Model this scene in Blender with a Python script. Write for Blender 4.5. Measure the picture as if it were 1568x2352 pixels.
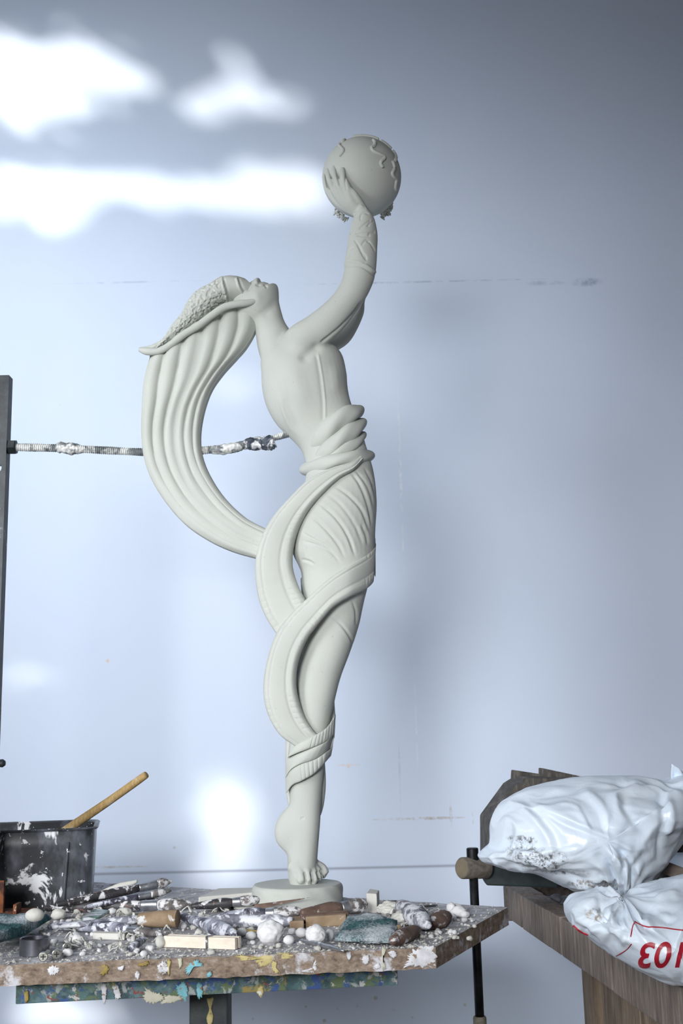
import bpy, bmesh, math, random
import numpy as np
from mathutils import Vector, Matrix
from mathutils.bvhtree import BVHTree
from mathutils import noise as mnoise

random.seed(7)
np.random.seed(7)
scene = bpy.context.scene
for o in list(bpy.data.objects):
    bpy.data.objects.remove(o)
COL = scene.collection

# ------------------------------------------------------------------ camera
W_PX, H_PX, F_PX = 1568.0, 2352.0, 2600.0
CAM_Z = 1.15
PITCH, ROLL = math.radians(11.2), math.radians(1.35)
CAM = np.array([0.0, 0.0, CAM_Z])
_F = np.array([0, math.cos(PITCH), math.sin(PITCH)])
_U = np.array([0, -math.sin(PITCH), math.cos(PITCH)])
_R = np.array([1.0, 0, 0])
CR = _R * math.cos(ROLL) - _U * math.sin(ROLL)
CU = _U * math.cos(ROLL) + _R * math.sin(ROLL)
cd = bpy.data.cameras.new('camera')
cam = bpy.data.objects.new('camera', cd)
COL.objects.link(cam)
cd.sensor_fit = 'VERTICAL'
cd.sensor_height = 36.0
cd.lens = 36.0 * F_PX / H_PX
cd.clip_start = 0.02
cam.matrix_world = Matrix(((CR[0], CU[0], -_F[0], CAM[0]), (CR[1], CU[1], -_F[1], CAM[1]),
                           (CR[2], CU[2], -_F[2], CAM[2]), (0, 0, 0, 1)))
scene.camera = cam

# ------------------------------------------------------------------ light
scene.view_settings.view_transform = 'Standard'
scene.view_settings.look = 'None'
scene.view_settings.gamma = 1.0
scene.view_settings.use_curve_mapping = False
scene.view_settings.exposure = 0.12
world = bpy.data.worlds.new('world')
scene.world = world
world.use_nodes = True
bg = world.node_tree.nodes['Background']
bg.inputs[0].default_value = (0.62, 0.74, 1.0, 1)
bg.inputs[1].default_value = 0.03

def area_light(name, loc, target, sx, sy, power, color, spread=math.pi):
    ld = bpy.data.lights.new(name, 'AREA')
    ld.shape = 'RECTANGLE'
    ld.size, ld.size_y = sx, sy
    ld.energy = power
    ld.color = color
    ld.spread = spread
    o = bpy.data.objects.new(name, ld)
    COL.objects.link(o)
    o.location = loc
    o.rotation_euler = (Vector(target) - Vector(loc)).to_track_quat('-Z', 'Y').to_euler()
    return o

# daylight of the studio windows: one behind the camera to the left, one at the left side
area_light('window_daylight_rear', (-0.68, -1.30, 1.62), (0.12, 2.15, 1.10), 0.75, 0.50, 4.2, (0.97, 0.985, 1.0), math.radians(46))
area_light('window_daylight_side', (-1.38, 0.15, 1.60), (-0.20, 2.15, 1.00), 0.60, 0.70, 5.8, (0.94, 0.97, 1.0), math.radians(76))
area_light('wall_fill_left', (-1.36, 1.15, 2.20), (-0.40, 2.15, 2.04), 0.45, 0.7, 4.6, (0.86, 0.93, 1.0), math.radians(86))  # added fill lamp that brightens the left of the back wall
SUN_DIR = np.array([-0.72, -0.60, 0.34])            # towards the sun
SUN_DIR = SUN_DIR / np.linalg.norm(SUN_DIR)
sd = bpy.data.lights.new('sun', 'SUN')
sd.energy = 5.5
sd.angle = math.radians(1.7)
sd.color = (1.0, 0.96, 0.88)
sun = bpy.data.objects.new('sun', sd)
COL.objects.link(sun)
sun.rotation_euler = Vector(-SUN_DIR).to_track_quat('-Z', 'Y').to_euler()

# ------------------------------------------------------------------ pixel helpers
def ray(px, py):
    return _F + ((px - W_PX / 2) / F_PX) * CR - ((py - H_PX / 2) / F_PX) * CU

def at(px, py, Y):
    """the point of the depth plane y = Y that the photograph shows at px, py"""
    d = ray(px, py)
    return CAM + d * (Y / d[1])

def at_arr(px, py, Y):
    px = np.asarray(px, float); py = np.asarray(py, float)
    d = _F[None, :] + ((px - W_PX / 2) / F_PX)[:, None] * CR[None, :] - ((py - H_PX / 2) / F_PX)[:, None] * CU[None, :]
    return CAM[None, :] + d * (np.asarray(Y, float) / d[:, 1])[:, None]

def proj(P):
    v = np.asarray(P, float) - CAM
    z = v @ _F
    return W_PX / 2 + F_PX * (v @ CR) / z, H_PX / 2 - F_PX * (v @ CU) / z

YS = 1.48                     # depth of the statue
S_PX = YS * 1.04 / F_PX       # metres per photograph pixel there
Y_WALL = 2.15

# board of the modelling stand: a plane tilted very slightly sideways
_a = at(1000, 2175, 1.17); _b = at(0, 2216, 1.185)
KX = (_a[2] - _b[2]) / (_a[0] - _b[0])
def board_z(x, y=0):
    return _a[2] + KX * (x - _a[0])
def onb(px, py, lift=0.0):
    """point on the board seen at px, py (lift in metres above it)"""
    d = ray(px, py)
    # CAM + t d : z = za + KX (x - ax) + lift
    t = (_a[2] + lift - KX * _a[0] - CAM[2]) / (d[2] - KX * d[0])
    return CAM + d * t

# ------------------------------------------------------------------ curve helpers
def spl(pts, n):
    """Catmull-Rom through the rows of pts, n samples, even in index"""
    P = np.asarray(pts, float)
    k = len(P)
    if k == 2:
        t = np.linspace(0, 1, n)[:, None]
        return P[0] * (1 - t) + P[1] * t
    t = np.linspace(0, k - 1, n)
    i = np.minimum(t.astype(int), k - 2)
    f = (t - i)[:, None]
    Pe = np.vstack([2 * P[0] - P[1], P, 2 * P[-1] - P[-2]])
    p0, p1, p2, p3 = Pe[i], Pe[i + 1], Pe[i + 2], Pe[i + 3]
    return 0.5 * (2 * p1 + (p2 - p0) * f + (2 * p0 - 5 * p1 + 4 * p2 - p3) * f ** 2 + (3 * p1 - p0 - 3 * p2 + p3) * f ** 3)

def vnoise(P, scale, octaves=3, seed=0.0):
    out = np.empty(len(P))
    for i, p in enumerate(P):
        out[i] = mnoise.fractal(Vector((p[0] * scale + seed, p[1] * scale, p[2] * scale)), 1.0, 2.0, octaves)
    return out

class Geo:
    """vertex and face collector in world space"""
    def __init__(self):
        self.v = []; self.f = []; self.n = 0
    def add(self, V, F):
        V = np.asarray(V, float)
        self.v.append(V)
        self.f += [tuple(i + self.n for i in f) for f in F]
        self.n += len(V)
        return self
    def grid(self, G, wrap=True, cap=True):
        """G: n x m x 3 array of rings"""
        G = np.asarray(G, float)
        n, m, _ = G.shape
        F = []
        mm = m if wrap else m - 1
        for i in range(n - 1):
            for j in range(mm):
                a = i * m + j; b = i * m + (j + 1) % m
                F.append((a, b, b + m, a + m))
        V = G.reshape(-1, 3)
        if cap and wrap:
            V = np.vstack([V, G[0].mean(0), G[-1].mean(0)])
            c0, c1 = n * m, n * m + 1
            for j in range(m):
                F.append((c0, (j + 1) % m, j))
                F.append((c1, (n - 1) * m + j, (n - 1) * m + (j + 1) % m))
        return self.add(V, F)
    def box(self, c, s, R=None):
        V = np.array([[x, y, z] for x in (-.5, .5) for y in (-.5, .5) for z in (-.5, .5)]) * np.asarray(s)
        if R is not None: V = V @ np.asarray(R).T
        return self.add(V + np.asarray(c), [(0, 1, 3, 2), (4, 6, 7, 5), (0, 4, 5, 1), (2, 3, 7, 6), (0, 2, 6, 4), (1, 5, 7, 3)])
    def tube(self, pts, rad, m=10, n=None, flat=None, up=(0, 0, 1)):
        """tube through world points; rad per point (or one); flat = (factor) squashes along up"""
        P = np.asarray(pts, float)
        r = np.full(len(P), rad) if np.isscalar(rad) else np.asarray(rad, float)
        if n and len(P) > 1:
            Q = spl(np.hstack([P, r[:, None]]), n); P, r = Q[:, :3], np.maximum(Q[:, 3], 1e-5)
        T = np.gradient(P, axis=0)
        T /= np.linalg.norm(T, axis=1)[:, None] + 1e-12
        u = np.asarray(up, float)
        A = np.cross(T, u); bad = np.linalg.norm(A, axis=1) < 1e-4
        A[bad] = np.cross(T[bad], np.array([1.0, 0.2, 0.1]))
        A /= np.linalg.norm(A, axis=1)[:, None]
        B = np.cross(A, T)
        th = np.arange(m) * 2 * math.pi / m
        k = 1.0 if flat is None else flat
        G = P[:, None, :] + r[:, None, None] * (np.cos(th)[None, :, None] * A[:, None, :] + k * np.sin(th)[None, :, None] * B[:, None, :])
        return self.grid(G)
    def prism(self, poly, z0, z1):
        """horizontal polygon extruded in z"""
        n = len(poly)
        V = [(x, y, z0) for x, y in poly] + [(x, y, z1) for x, y in poly]
        F = [tuple(range(n))[::-1], tuple(range(n, 2 * n))] + [(i, (i + 1) % n, n + (i + 1) % n, n + i) for i in range(n)]
        return self.add(V, F)
    def V(self):
        return np.vstack(self.v)

def new_mesh(name, V, F):
    me = bpy.data.meshes.new(name)
    me.from_pydata([tuple(p) for p in V], [], F)
    me.update()
    return me

def link(name, me, m, parent=None, smooth=True, origin=None):
    """one mesh object from a mesh in world coordinates"""
    o = bpy.data.objects.new(name, me)
    COL.objects.link(o)
    if parent is not None:
        off = Vector((0, 0, 0)); p = parent
        while p is not None:
            off += p.location; p = p.parent
        o.parent = parent
    else:
        n = len(me.vertices)
        co = np.empty(n * 3); me.vertices.foreach_get('co', co); co = co.reshape(-1, 3)
        off = Vector(origin) if origin is not None else Vector(((co[:, 0].min() + co[:, 0].max()) / 2, (co[:, 1].min() + co[:, 1].max()) / 2, co[:, 2].min()))
        o.location = off
    me.transform(Matrix.Translation(-off))
    if m is not None:
        me.materials.append(m)
    if smooth:
        me.polygons.foreach_set('use_smooth', [True] * len(me.polygons))
    return o

def mk(name, g, m, parent=None, smooth=True, bevel=0.0, fix=True, sharp=None):
    me = new_mesh(name, g.V(), g.f)
    if fix or bevel:
        bm = bmesh.new(); bm.from_mesh(me)
        bmesh.ops.recalc_face_normals(bm, faces=bm.faces)
        if bevel:
            es = [e for e in bm.edges if len(e.link_faces) == 2 and e.calc_face_angle() > 0.6]
            bmesh.ops.bevel(bm, geom=es, offset=bevel, segments=2, profile=0.6, affect='EDGES')
        bm.to_mesh(me); bm.free()
    o = link(name, me, m, parent, smooth)
    if smooth and sharp:
        me.set_sharp_from_angle(angle=sharp)
    return o

def thing(name, loc, label, cat, group=None):
    o = bpy.data.objects.new(name, None)
    o.empty_display_size = 0.02
    COL.objects.link(o)
    o.location = Vector(loc)
    return tag(o, label, cat, group)

def tag(o, label, cat, group=None, kind=None):
    if label: o['label'] = label
    if cat: o['category'] = cat
    if group: o['group'] = group
    if kind: o['kind'] = kind
    return o

def arrays(me):
    n = len(me.vertices)
    co = np.empty(n * 3); me.vertices.foreach_get('co', co)
    no = np.empty(n * 3); me.vertices.foreach_get('normal', no)
    return co.reshape(-1, 3), no.reshape(-1, 3)

def remesh(g, voxel, smooth=2):
    """union of the closed shells in g as one continuous surface"""
    me = new_mesh('tmp', g.V(), g.f)
    bm = bmesh.new(); bm.from_mesh(me)
    bmesh.ops.recalc_face_normals(bm, faces=bm.faces)
    bm.to_mesh(me); bm.free()
    o = bpy.data.objects.new('tmp', me)
    COL.objects.link(o)
    md = o.modifiers.new('r', 'REMESH'); md.mode = 'VOXEL'; md.voxel_size = voxel; md.adaptivity = 0
    dg = bpy.context.evaluated_depsgraph_get()
    out = bpy.data.meshes.new_from_object(o.evaluated_get(dg))
    bpy.data.objects.remove(o)
    bpy.data.meshes.remove(me)
    lap(out, smooth)
    return out

def lap(me, it, w=0.6, mask=None):
    n = len(me.vertices)
    e = np.empty(len(me.edges) * 2, dtype=np.int64); me.edges.foreach_get('vertices', e); e = e.reshape(-1, 2)
    deg = np.bincount(e.ravel(), minlength=n).astype(float)[:, None]
    co, _ = arrays(me)
    for _i in range(it):
        acc = np.zeros_like(co)
        for k in range(3):
            acc[:, k] = np.bincount(e[:, 0], co[e[:, 1], k], n) + np.bincount(e[:, 1], co[e[:, 0], k], n)
        avg = acc / np.maximum(deg, 1)
        ww = w if mask is None else w * mask[:, None]
        co = co + ww * (avg - co)
    me.vertices.foreach_set('co', co.ravel()); me.update()

def seg_dist(px, py, poly, n=None):
    """distance, signed side and arc position of many pixels to a polyline"""
    Q = spl(poly, n or max(8, 5 * len(poly)))
    best = np.full(len(px), 1e9); sgn = np.zeros(len(px)); arc = np.zeros(len(px))
    L = np.r_[0, np.cumsum(np.linalg.norm(np.diff(Q, axis=0), axis=1))]
    for i in range(len(Q) - 1):
        a, b = Q[i], Q[i + 1]
        d = b - a; l2 = d @ d + 1e-9
        t = np.clip(((px - a[0]) * d[0] + (py - a[1]) * d[1]) / l2, 0, 1)
        ex = px - (a[0] + t * d[0]); ey = py - (a[1] + t * d[1])
        D = np.hypot(ex, ey)
        m = D < best
        best[m] = D[m]; sgn[m] = np.sign(d[0] * ey - d[1] * ex)[m]
        arc[m] = ((L[i] + t * math.sqrt(l2)) / L[-1])[m]
    return best, sgn, arc

class Sculpt:
    """push the vertices of a mesh along their normals, aimed by photograph pixels on the near side"""
    def __init__(self, me):
        self.me = me
        self.refresh()
    def refresh(self):
        self.co, self.no = arrays(self.me)
        self.px, self.py = proj(self.co)
        vd = self.co - CAM
        vd /= np.linalg.norm(vd, axis=1)[:, None]
        self.near = np.clip(-(self.no * vd).sum(1) * 3 + 0.3, 0, 1)
        self.disp = np.zeros(len(self.co))
    def line(self, poly, width, amp, kind='groove', fade=0.12, both=False):
        """amp in photograph pixels; groove < 0"""
        P = np.asarray(poly, float)
        pad = width * 3.5
        ok = (self.px > P[:, 0].min() - pad) & (self.px < P[:, 0].max() + pad) & (self.py > P[:, 1].min() - pad) & (self.py < P[:, 1].max() + pad)
        ok &= (self.near > 0.01)
        idx = np.nonzero(ok)[0]
        if not len(idx): return self
        D, sg, arc = seg_dist(self.px[idx], self.py[idx], poly)
        if fade:
            e = np.clip(np.minimum(arc, 1 - arc) / fade, 0, 1); e = e * e * (3 - 2 * e)
        else:
            e = 1.0
        if kind == 'groove':
            h = -np.exp(-(D / width) ** 2)
        elif kind == 'ridge':
            h = np.exp(-(D / width) ** 2)
        elif kind == 'fold':      # sharp groove with soft rounded shoulders
            h = -1.35 * np.exp(-(D / width) ** 2) + 0.6 * np.exp(-(D / (2.3 * width)) ** 2)
        elif kind == 'step':      # raised on the left-hand side of the line
            h = np.where(sg < 0, 1, -1) * np.exp(-(D / (2.2 * width))) * (1 - np.exp(-(D / (0.5 * width)) ** 2)) 
        self.disp[idx] += amp * h * e * self.near[idx]
        return self
    def apply(self):
        self.co += self.no * (self.disp * S_PX)[:, None]
        self.me.vertices.foreach_set('co', self.co.ravel()); self.me.update()
        self.refresh()
        return self

# ------------------------------------------------------------------ loft in photograph pixels
def loft_rings(rings, n, m, e=2.0, Y0=None):
    """rings: (xl, yl, xr, yr, half depth px, depth centre px) -> n x m x 3 world"""
    Y0 = YS if Y0 is None else Y0
    s = Y0 * 1.04 / F_PX
    Q = spl(np.asarray([list(r) + [0] * (6 - len(r)) for r in rings], float), n)
    th = np.arange(m) * 2 * math.pi / m
    c = np.sign(np.cos(th)) * np.abs(np.cos(th)) ** (2 / e)
    sn = np.sign(np.sin(th)) * np.abs(np.sin(th)) ** (2 / e)
    G = np.empty((n, m, 3))
    for i in range(n):
        xl, yl, xr, yr, T, dc = Q[i]
        a = at(xl, yl, Y0 + dc * s); b = at(xr, yr, Y0 + dc * s)
        G[i] = (a + b) / 2 + np.outer(c, (b - a) / 2) + np.outer(sn, np.array([0, max(T, 0.3) * s, 0]))
    return G

def pillow(outline, centre, T, dc=0, nr=14, m=120, Y0=None, power=2.0):
    """closed rounded solid with a traced profile"""
    Y0 = YS if Y0 is None else Y0
    s = Y0 * 1.04 / F_PX
    O = np.vstack([outline, outline[:1]])
    O = spl(O, m + 1)[:-1]
    G = []
    for k in range(1, 2 * nr):
        ph = math.pi * k / (2 * nr)
        r = math.sin(ph) ** (2 / power); d = -math.cos(ph)
        row = np.asarray(centre) + r * (O - np.asarray(centre))
        P = at_arr(row[:, 0], row[:, 1], np.full(m, Y0 + dc * s))
        P[:, 1] += d * T * s
        G.append(P)
    return np.array(G)

def lens_rings(A, B, T, dc, n, m, mod=None, e=2.0, Y0=None):
    """band between two traced edges; mod(u, v, side) gives extra depth px"""
    Y0 = YS if Y0 is None else Y0
    s = Y0 * 1.04 / F_PX
    k = max(len(A), len(B))
    A = spl(A, n); B = spl(B, n)
    T = spl(np.asarray(T, float)[:, None], n)[:, 0] if not np.isscalar(T) else np.full(n, T)
    dc = spl(np.asarray(dc, float)[:, None], n)[:, 0] if not np.isscalar(dc) else np.full(n, dc)
    th = np.arange(m) * 2 * math.pi / m
    c = np.cos(th); sn = np.sign(np.sin(th)) * np.abs(np.sin(th)) ** (2 / e)
    c = np.sign(c) * np.abs(c) ** (2 / max(e, 2.0)) if e > 2 else c
    G = np.empty((n, m, 3))
    for i in range(n):
        a = at(A[i, 0], A[i, 1], Y0 + dc[i] * s); b = at(B[i, 0], B[i, 1], Y0 + dc[i] * s)
        u = i / (n - 1)
        dep = max(T[i], .3) * sn
        if mod is not None:
            v = (c + 1) / 2
            dep = dep + np.sign(sn) * np.minimum(1, np.abs(sn) * 3) * mod(u, v)
        G[i] = (a + b) / 2 + np.outer(c, (b - a) / 2) + np.outer(dep * s, np.array([0, 1.0, 0]))
    return G

# ------------------------------------------------------------------ materials
def nodes(name):
    m = bpy.data.materials.new(name)
    m.use_nodes = True
    nt = m.node_tree
    b = nt.nodes['Principled BSDF']
    return m, nt, b

def N(nt, t, **kw):
    n = nt.nodes.new(t)
    for k, v in kw.items():
        if k in n.inputs.keys() if isinstance(k, str) else False:
            n.inputs[k].default_value = v
        else:
            setattr(n, k, v)
    return n

def tex_noise(nt, vec, scale, detail=4, rough=0.55, dist=0.0):
    n = nt.nodes.new('ShaderNodeTexNoise')
    n.inputs['Scale'].default_value = scale
    n.inputs['Detail'].default_value = detail
    n.inputs['Roughness'].default_value = rough
    n.inputs['Distortion'].default_value = dist
    if vec is not None: nt.links.new(vec, n.inputs['Vector'])
    return n.outputs['Fac']

def ramp(nt, fac, stops):
    r = nt.nodes.new('ShaderNodeValToRGB')
    els = r.color_ramp.elements
    while len(els) > 1: els.remove(els[-1])
    els[0].position = stops[0][0]; els[0].color = tuple(stops[0][1]) + (1,) if not np.isscalar(stops[0][1]) else (stops[0][1],) * 3 + (1,)
    for p, c in stops[1:]:
        e = els.new(p); e.color = tuple(c) + (1,) if not np.isscalar(c) else (c,) * 3 + (1,)
    nt.links.new(fac, r.inputs[0])
    return r.outputs[0]

def mix(nt, fac, a, b):
    n = nt.nodes.new('ShaderNodeMix'); n.data_type = 'RGBA'
    if np.isscalar(fac): n.inputs[0].default_value = fac
    else: nt.links.new(fac, n.inputs[0])
    for s, v in ((6, a), (7, b)):
        if isinstance(v, (tuple, list)): n.inputs[s].default_value = tuple(v) + (1,)
        else: nt.links.new(v, n.inputs[s])
    return n.outputs[2]

def math_n(nt, op, a, b=None, clamp=False):
    n = nt.nodes.new('ShaderNodeMath'); n.operation = op; n.use_clamp = clamp
    for i, v in ((0, a), (1, b)):
        if v is None: continue
        if np.isscalar(v): n.inputs[i].default_value = v
        else: nt.links.new(v, n.inputs[i])
    return n.outputs[0]

def bump(nt, b, fac, strength=0.3, dist=0.002):
    n = nt.nodes.new('ShaderNodeBump')
    n.inputs['Strength'].default_value = strength
    n.inputs['Distance'].default_value = dist
    nt.links.new(fac, n.inputs['Height'])
    nt.links.new(n.outputs[0], b.inputs['Normal'])

def pos(nt, kind='Object', scale=None):
    t = nt.nodes.new('ShaderNodeTexCoord').outputs[kind]
    if scale is None: return t
    mp = nt.nodes.new('ShaderNodeMapping'); mp.inputs['Scale'].default_value = scale
    nt.links.new(t, mp.inputs['Vector'])
    return mp.outputs[0]

def mat_simple(name, c1, c2, scale=40, rough=0.7, metal=0.0, bmp=0.2, stretch=None, bscale=None, bdist=0.001):
    m, nt, b = nodes(name)
    v = pos(nt, 'Object', stretch)
    f = tex_noise(nt, v, scale, 5)
    nt.links.new(ramp(nt, f, [(0.35, c1), (0.65, c2)]), b.inputs['Base Color'])
    b.inputs['Roughness'].default_value = rough
    b.inputs['Metallic'].default_value = metal
    if bmp: bump(nt, b, tex_noise(nt, v, bscale or scale * 3, 4), bmp, bdist)
    return m

def mat_splat(name, base1, base2, splats, scale=30, rough=0.6, metal=0.0, bmp=0.3, stretch=None):
    """base with splashes of other colours; splats: (colour, noise scale, threshold, width, seed offset)"""
    m, nt, b = nodes(name)
    v = pos(nt, 'Object', stretch)
    v0 = pos(nt, 'Object')
    col = ramp(nt, tex_noise(nt, v, scale, 5), [(0.35, base1), (0.65, base2)])
    r = rough
    for (c, sc, th, wd, off) in splats:
        mp = nt.nodes.new('ShaderNodeMapping'); mp.inputs['Location'].default_value = (off, off * 1.7, off * 0.6)
        nt.links.new(v0, mp.inputs['Vector'])
        f = tex_noise(nt, mp.outputs[0], sc, 6, 0.65, 0.4)
        k = ramp(nt, f, [(th, 0.0), (th + wd, 1.0)])
        col = mix(nt, k, col, c)
    nt.links.new(col, b.inputs['Base Color'])
    b.inputs['Roughness'].default_value = rough
    b.inputs['Metallic'].default_value = metal
    if bmp: bump(nt, b, tex_noise(nt, v0, scale * 4, 4), bmp, 0.001)
    return m

def mat_plaster(name, c1, c2, bmp=0.25):
    m, nt, b = nodes(name)
    v = pos(nt)
    f = tex_noise(nt, v, 9, 4)
    col = ramp(nt, f, [(0.3, c1), (0.7, c2)])
    sp = ramp(nt, tex_noise(nt, v, 260, 2), [(0.70, 0.0), (0.76, 1.0)])
    col = mix(nt, math_n(nt, 'MULTIPLY', sp, 0.35), col, (c1[0] * .6, c1[1] * .58, c1[2] * .5))
    nt.links.new(col, b.inputs['Base Color'])
    b.inputs['Roughness'].default_value = 0.85
    b.inputs['Specular IOR Level'].default_value = 0.25
    f2 = tex_noise(nt, v, 420, 3)
    bump(nt, b, f2, bmp, 0.0008)
    return m

# ------------------------------------------------------------------ setting
def wall_material():
    m, nt, b = nodes('wall_paint')
    g = nt.nodes.new('ShaderNodeNewGeometry').outputs['Position']
    sep = nt.nodes.new('ShaderNodeSeparateXYZ'); nt.links.new(g, sep.inputs[0])
    X, Z = sep.outputs[0], sep.outputs[2]
    big = tex_noise(nt, g, 2.2, 3)
    col = ramp(nt, big, [(0.3, (0.595, 0.67, 0.81)), (0.7, (0.64, 0.705, 0.83))])
    nz = tex_noise(nt, g, 45, 5, 0.7)
    def smudge(col, px, py, rx, ry, c, k, sharp=0.5, nlo=0.42, nhi=0.62):
        p = at(px, py, Y_WALL); s = Y_WALL * 1.05 / F_PX
        dx = math_n(nt, 'DIVIDE', math_n(nt, 'SUBTRACT', X, p[0]), rx * s)
        dz = math_n(nt, 'DIVIDE', math_n(nt, 'SUBTRACT', Z, p[2]), ry * s)
        r2 = math_n(nt, 'ADD', math_n(nt, 'MULTIPLY', dx, dx), math_n(nt, 'MULTIPLY', dz, dz))
        f = ramp(nt, r2, [(0.0, 1.0), (sharp, 0.6), (1.0, 0.0)])
        f = math_n(nt, 'MULTIPLY', f, ramp(nt, nz, [(nlo, 0.0), (nhi, 1.0)]))
        return mix(nt, math_n(nt, 'MULTIPLY', f, k), col, c)
    G1 = (0.26, 0.32, 0.42); BR = (0.35, 0.27, 0.16); OR = (0.75, 0.42, 0.15)
    for a in [(1345, 648, 45, 12, G1, .75), (1250, 650, 60, 7, G1, .5), (980, 647, 330, 3, G1, .5),
              (300, 648, 200, 3, G1, .35), (960, 1880, 110, 4, BR, .8), (250, 1992, 90, 3, BR, .6), (400, 1947, 4, 4, BR, 1.2),
              (247, 1518, 4, 5, OR, .9), (798, 1762, 5, 4, OR, .8), (137, 930, 4, 3, OR, .7), (40, 1000, 3, 3, OR, .6),
              (920, 1100, 4, 240, (.8, .82, .87), .8), (955, 1650, 3, 120, (.8, .82, .87), .6), (918, 1790, 3, 90, (.42, .46, .55), .5),
              (1035, 1870, 4, 30, BR, .5), (1085, 1880, 3, 14, BR, .6), (800, 1757, 30, 3, OR, .35),
              (863, 2292, 5, 5, BR, .9), (820, 2310, 4, 4, BR, .8), (775, 2318, 3, 4, BR, .8), (745, 2345, 5, 5, BR, .8), (905, 2320, 4, 4, BR, .7),
              (1067, 2308, 4, 4, BR, .5), (702, 2312, 3, 3, BR, .6), (580, 2340, 3, 3, BR, .5), (947, 2338, 3, 4, BR, .5)]:
        col = smudge(col, *a)
    # joint line between two wall panels
    p0 = at(300, 2004, Y_WALL); p1 = at(1050, 1990, Y_WALL)
    zz = math_n(nt, 'SUBTRACT', Z, (p0[2] + p1[2]) / 2)
    ln = ramp(nt, math_n(nt, 'ABSOLUTE', zz), [(0.0, 0.75), (0.0016, 0.5), (0.0034, 0.0)])
    col = mix(nt, ln, col, (0.22, 0.24, 0.32))
    nt.links.new(col, b.inputs['Base Color'])
    b.inputs['Roughness'].default_value = 0.75
    b.inputs['Specular IOR Level'].default_value = 0.2
    bump(nt, b, tex_noise(nt, g, 240, 3), 0.10, 0.001)
    return m

M_WALL = wall_material()
M_FLOOR = mat_simple('floor_concrete', (0.32, 0.32, 0.34), (0.42, 0.42, 0.44), 6, 0.9)
g = Geo().box((0.4, Y_WALL + 0.05, 1.7), (6.4, 0.1, 3.4)); tag(mk('wall_back', g, M_WALL, smooth=False), None, None, kind='structure')
g = Geo().box((0.4, 0.0, -0.05), (6.4, 4.6, 0.1)); tag(mk('floor', g, M_FLOOR, smooth=False), None, None, kind='structure')

g = Geo().box((1.015, 0.75, 3.45), (5.17, 2.9, 0.1)); tag(mk('ceiling', g, M_FLOOR, smooth=False), None, None, kind='structure')
# left wall with a window opening, unseen leaf mask added outside it, gaps cut for the sun patches
XL = -1.45
M_WALL2 = mat_simple('side_wall_paint', (0.70, 0.75, 0.84), (0.76, 0.80, 0.87), 3, 0.8, bmp=0)
g = Geo()
WY0, WY1, WZ0, WZ1 = 0.25, 1.95, 0.75, 3.32
for (y0, y1, z0, z1) in [(-0.6, WY0, 0, 3.4), (WY1, Y_WALL, 0, 3.4), (WY0, WY1, 0, WZ0), (WY0, WY1, WZ1, 3.4)]:
    g.box((XL - 0.06, (y0 + y1) / 2, (z0 + z1) / 2), (0.12, y1 - y0, z1 - z0))
tag(mk('wall_left', g, M_WALL2, smooth=False), None, None, kind='structure')

def sun_on_wall(P):
    t = (P[1] - Y_WALL) / SUN_DIR[1]
    return P - SUN_DIR * t

PATCHES = [  # sunlit patches on the wall: centre px, radii, weight of the ragged edge
    (100, 190, 150, 95), (10, 150, 120, 90), (200, 150, 100, 60), (290, 185, 60, 40), (60, 250, 90, 50), (330, 200, 30, 25),
    (540, 140, 28, 45), (560, 215, 70, 38), (480, 240, 55, 45), (640, 245, 45, 28), (680, 215, 22, 18),
    (60, 440, 110, 60), (190, 430, 90, 42), (330, 430, 100, 40), (470, 440, 110, 42), (600, 440, 110, 55), (700, 430, 60, 52), (130, 500, 70, 40), (740, 470, 28, 34),
    (545, 880, 50, 26), (510, 895, 28, 18), (305, 902, 12, 8), (45, 1212, 26, 24), (70, 1545, 60, 26), (45, 1580, 26, 16),
    (525, 1895, 54, 100), (498, 1985, 42, 70), (555, 1830, 26, 60), (490, 1800, 24, 40), (445, 1880, 18, 14), (560, 1985, 20, 40),
    (60, 2325, 34, 60), (160, 2330, 110, 48)]
def patch_val(px, py):
    best = 9.0
    for (cx, cy, rx, ry) in PATCHES:
        best = min(best, math.hypot((px - cx) / (rx * .92), (py - cy) / (ry * .92)))
    return best

g = Geo()
XI = XL - 0.22
sp = 0.03
rl = random.Random(3)
leaf = [(0, 0), (.34, .12), (.5, .42), (.3, .62), (0, 1.0), (-.3, .62), (-.5, .42), (-.34, .12)]
LV = []; LF = []
for layer in (0, 1):
  for iy in range(int(2.02 / sp)):
    for iz in range(int(3.0 / sp)):
        y = 0.05 + (iy + .5 * layer) * sp + rl.uniform(-.012, .012); z = 0.5 + (iz + .5 * layer) * sp + rl.uniform(-.012, .012)
        P = np.array([XI + rl.uniform(-.03, .03), y, z])
        q = sun_on_wall(P)
        px, py = proj(q)
        v = patch_val(px, py) if q[1] > 1 else 9
        v += 0.16 * mnoise.noise(Vector((px * .03, py * .03, 0)))
        if v < 1.02: continue
        size = 0.075 if v > 1.9 else 0.052
        if v < 1.5: size = 0.034
        a = rl.uniform(0, 6.28); ca, sa = math.cos(a), math.sin(a)
        tl = rl.uniform(-.25, .25)
        k = len(LV)
        for (lx, ly) in leaf:
            ly -= .5
            u, w = (lx * ca - ly * sa) * size, (lx * sa + ly * ca) * size
            LV.append((P[0] + tl * u * 1.2 - abs(lx) * .01, P[1] + u, P[2] + w))
        LF.append(tuple(range(k, k + 8)))
g.add(np.array(LV), LF)
M_LEAF = mat_simple('leaf_mask_green', (0.03, 0.07, 0.02), (0.06, 0.12, 0.03), 30, 0.6, bmp=0)
leaf_mask = mk('sun_mask_leaves', g, M_LEAF, smooth=False, fix=False)
tag(leaf_mask, 'dense green leaf mask added out of view, with gaps cut for the sun patches', 'leaf_mask', kind='stuff')

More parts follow.
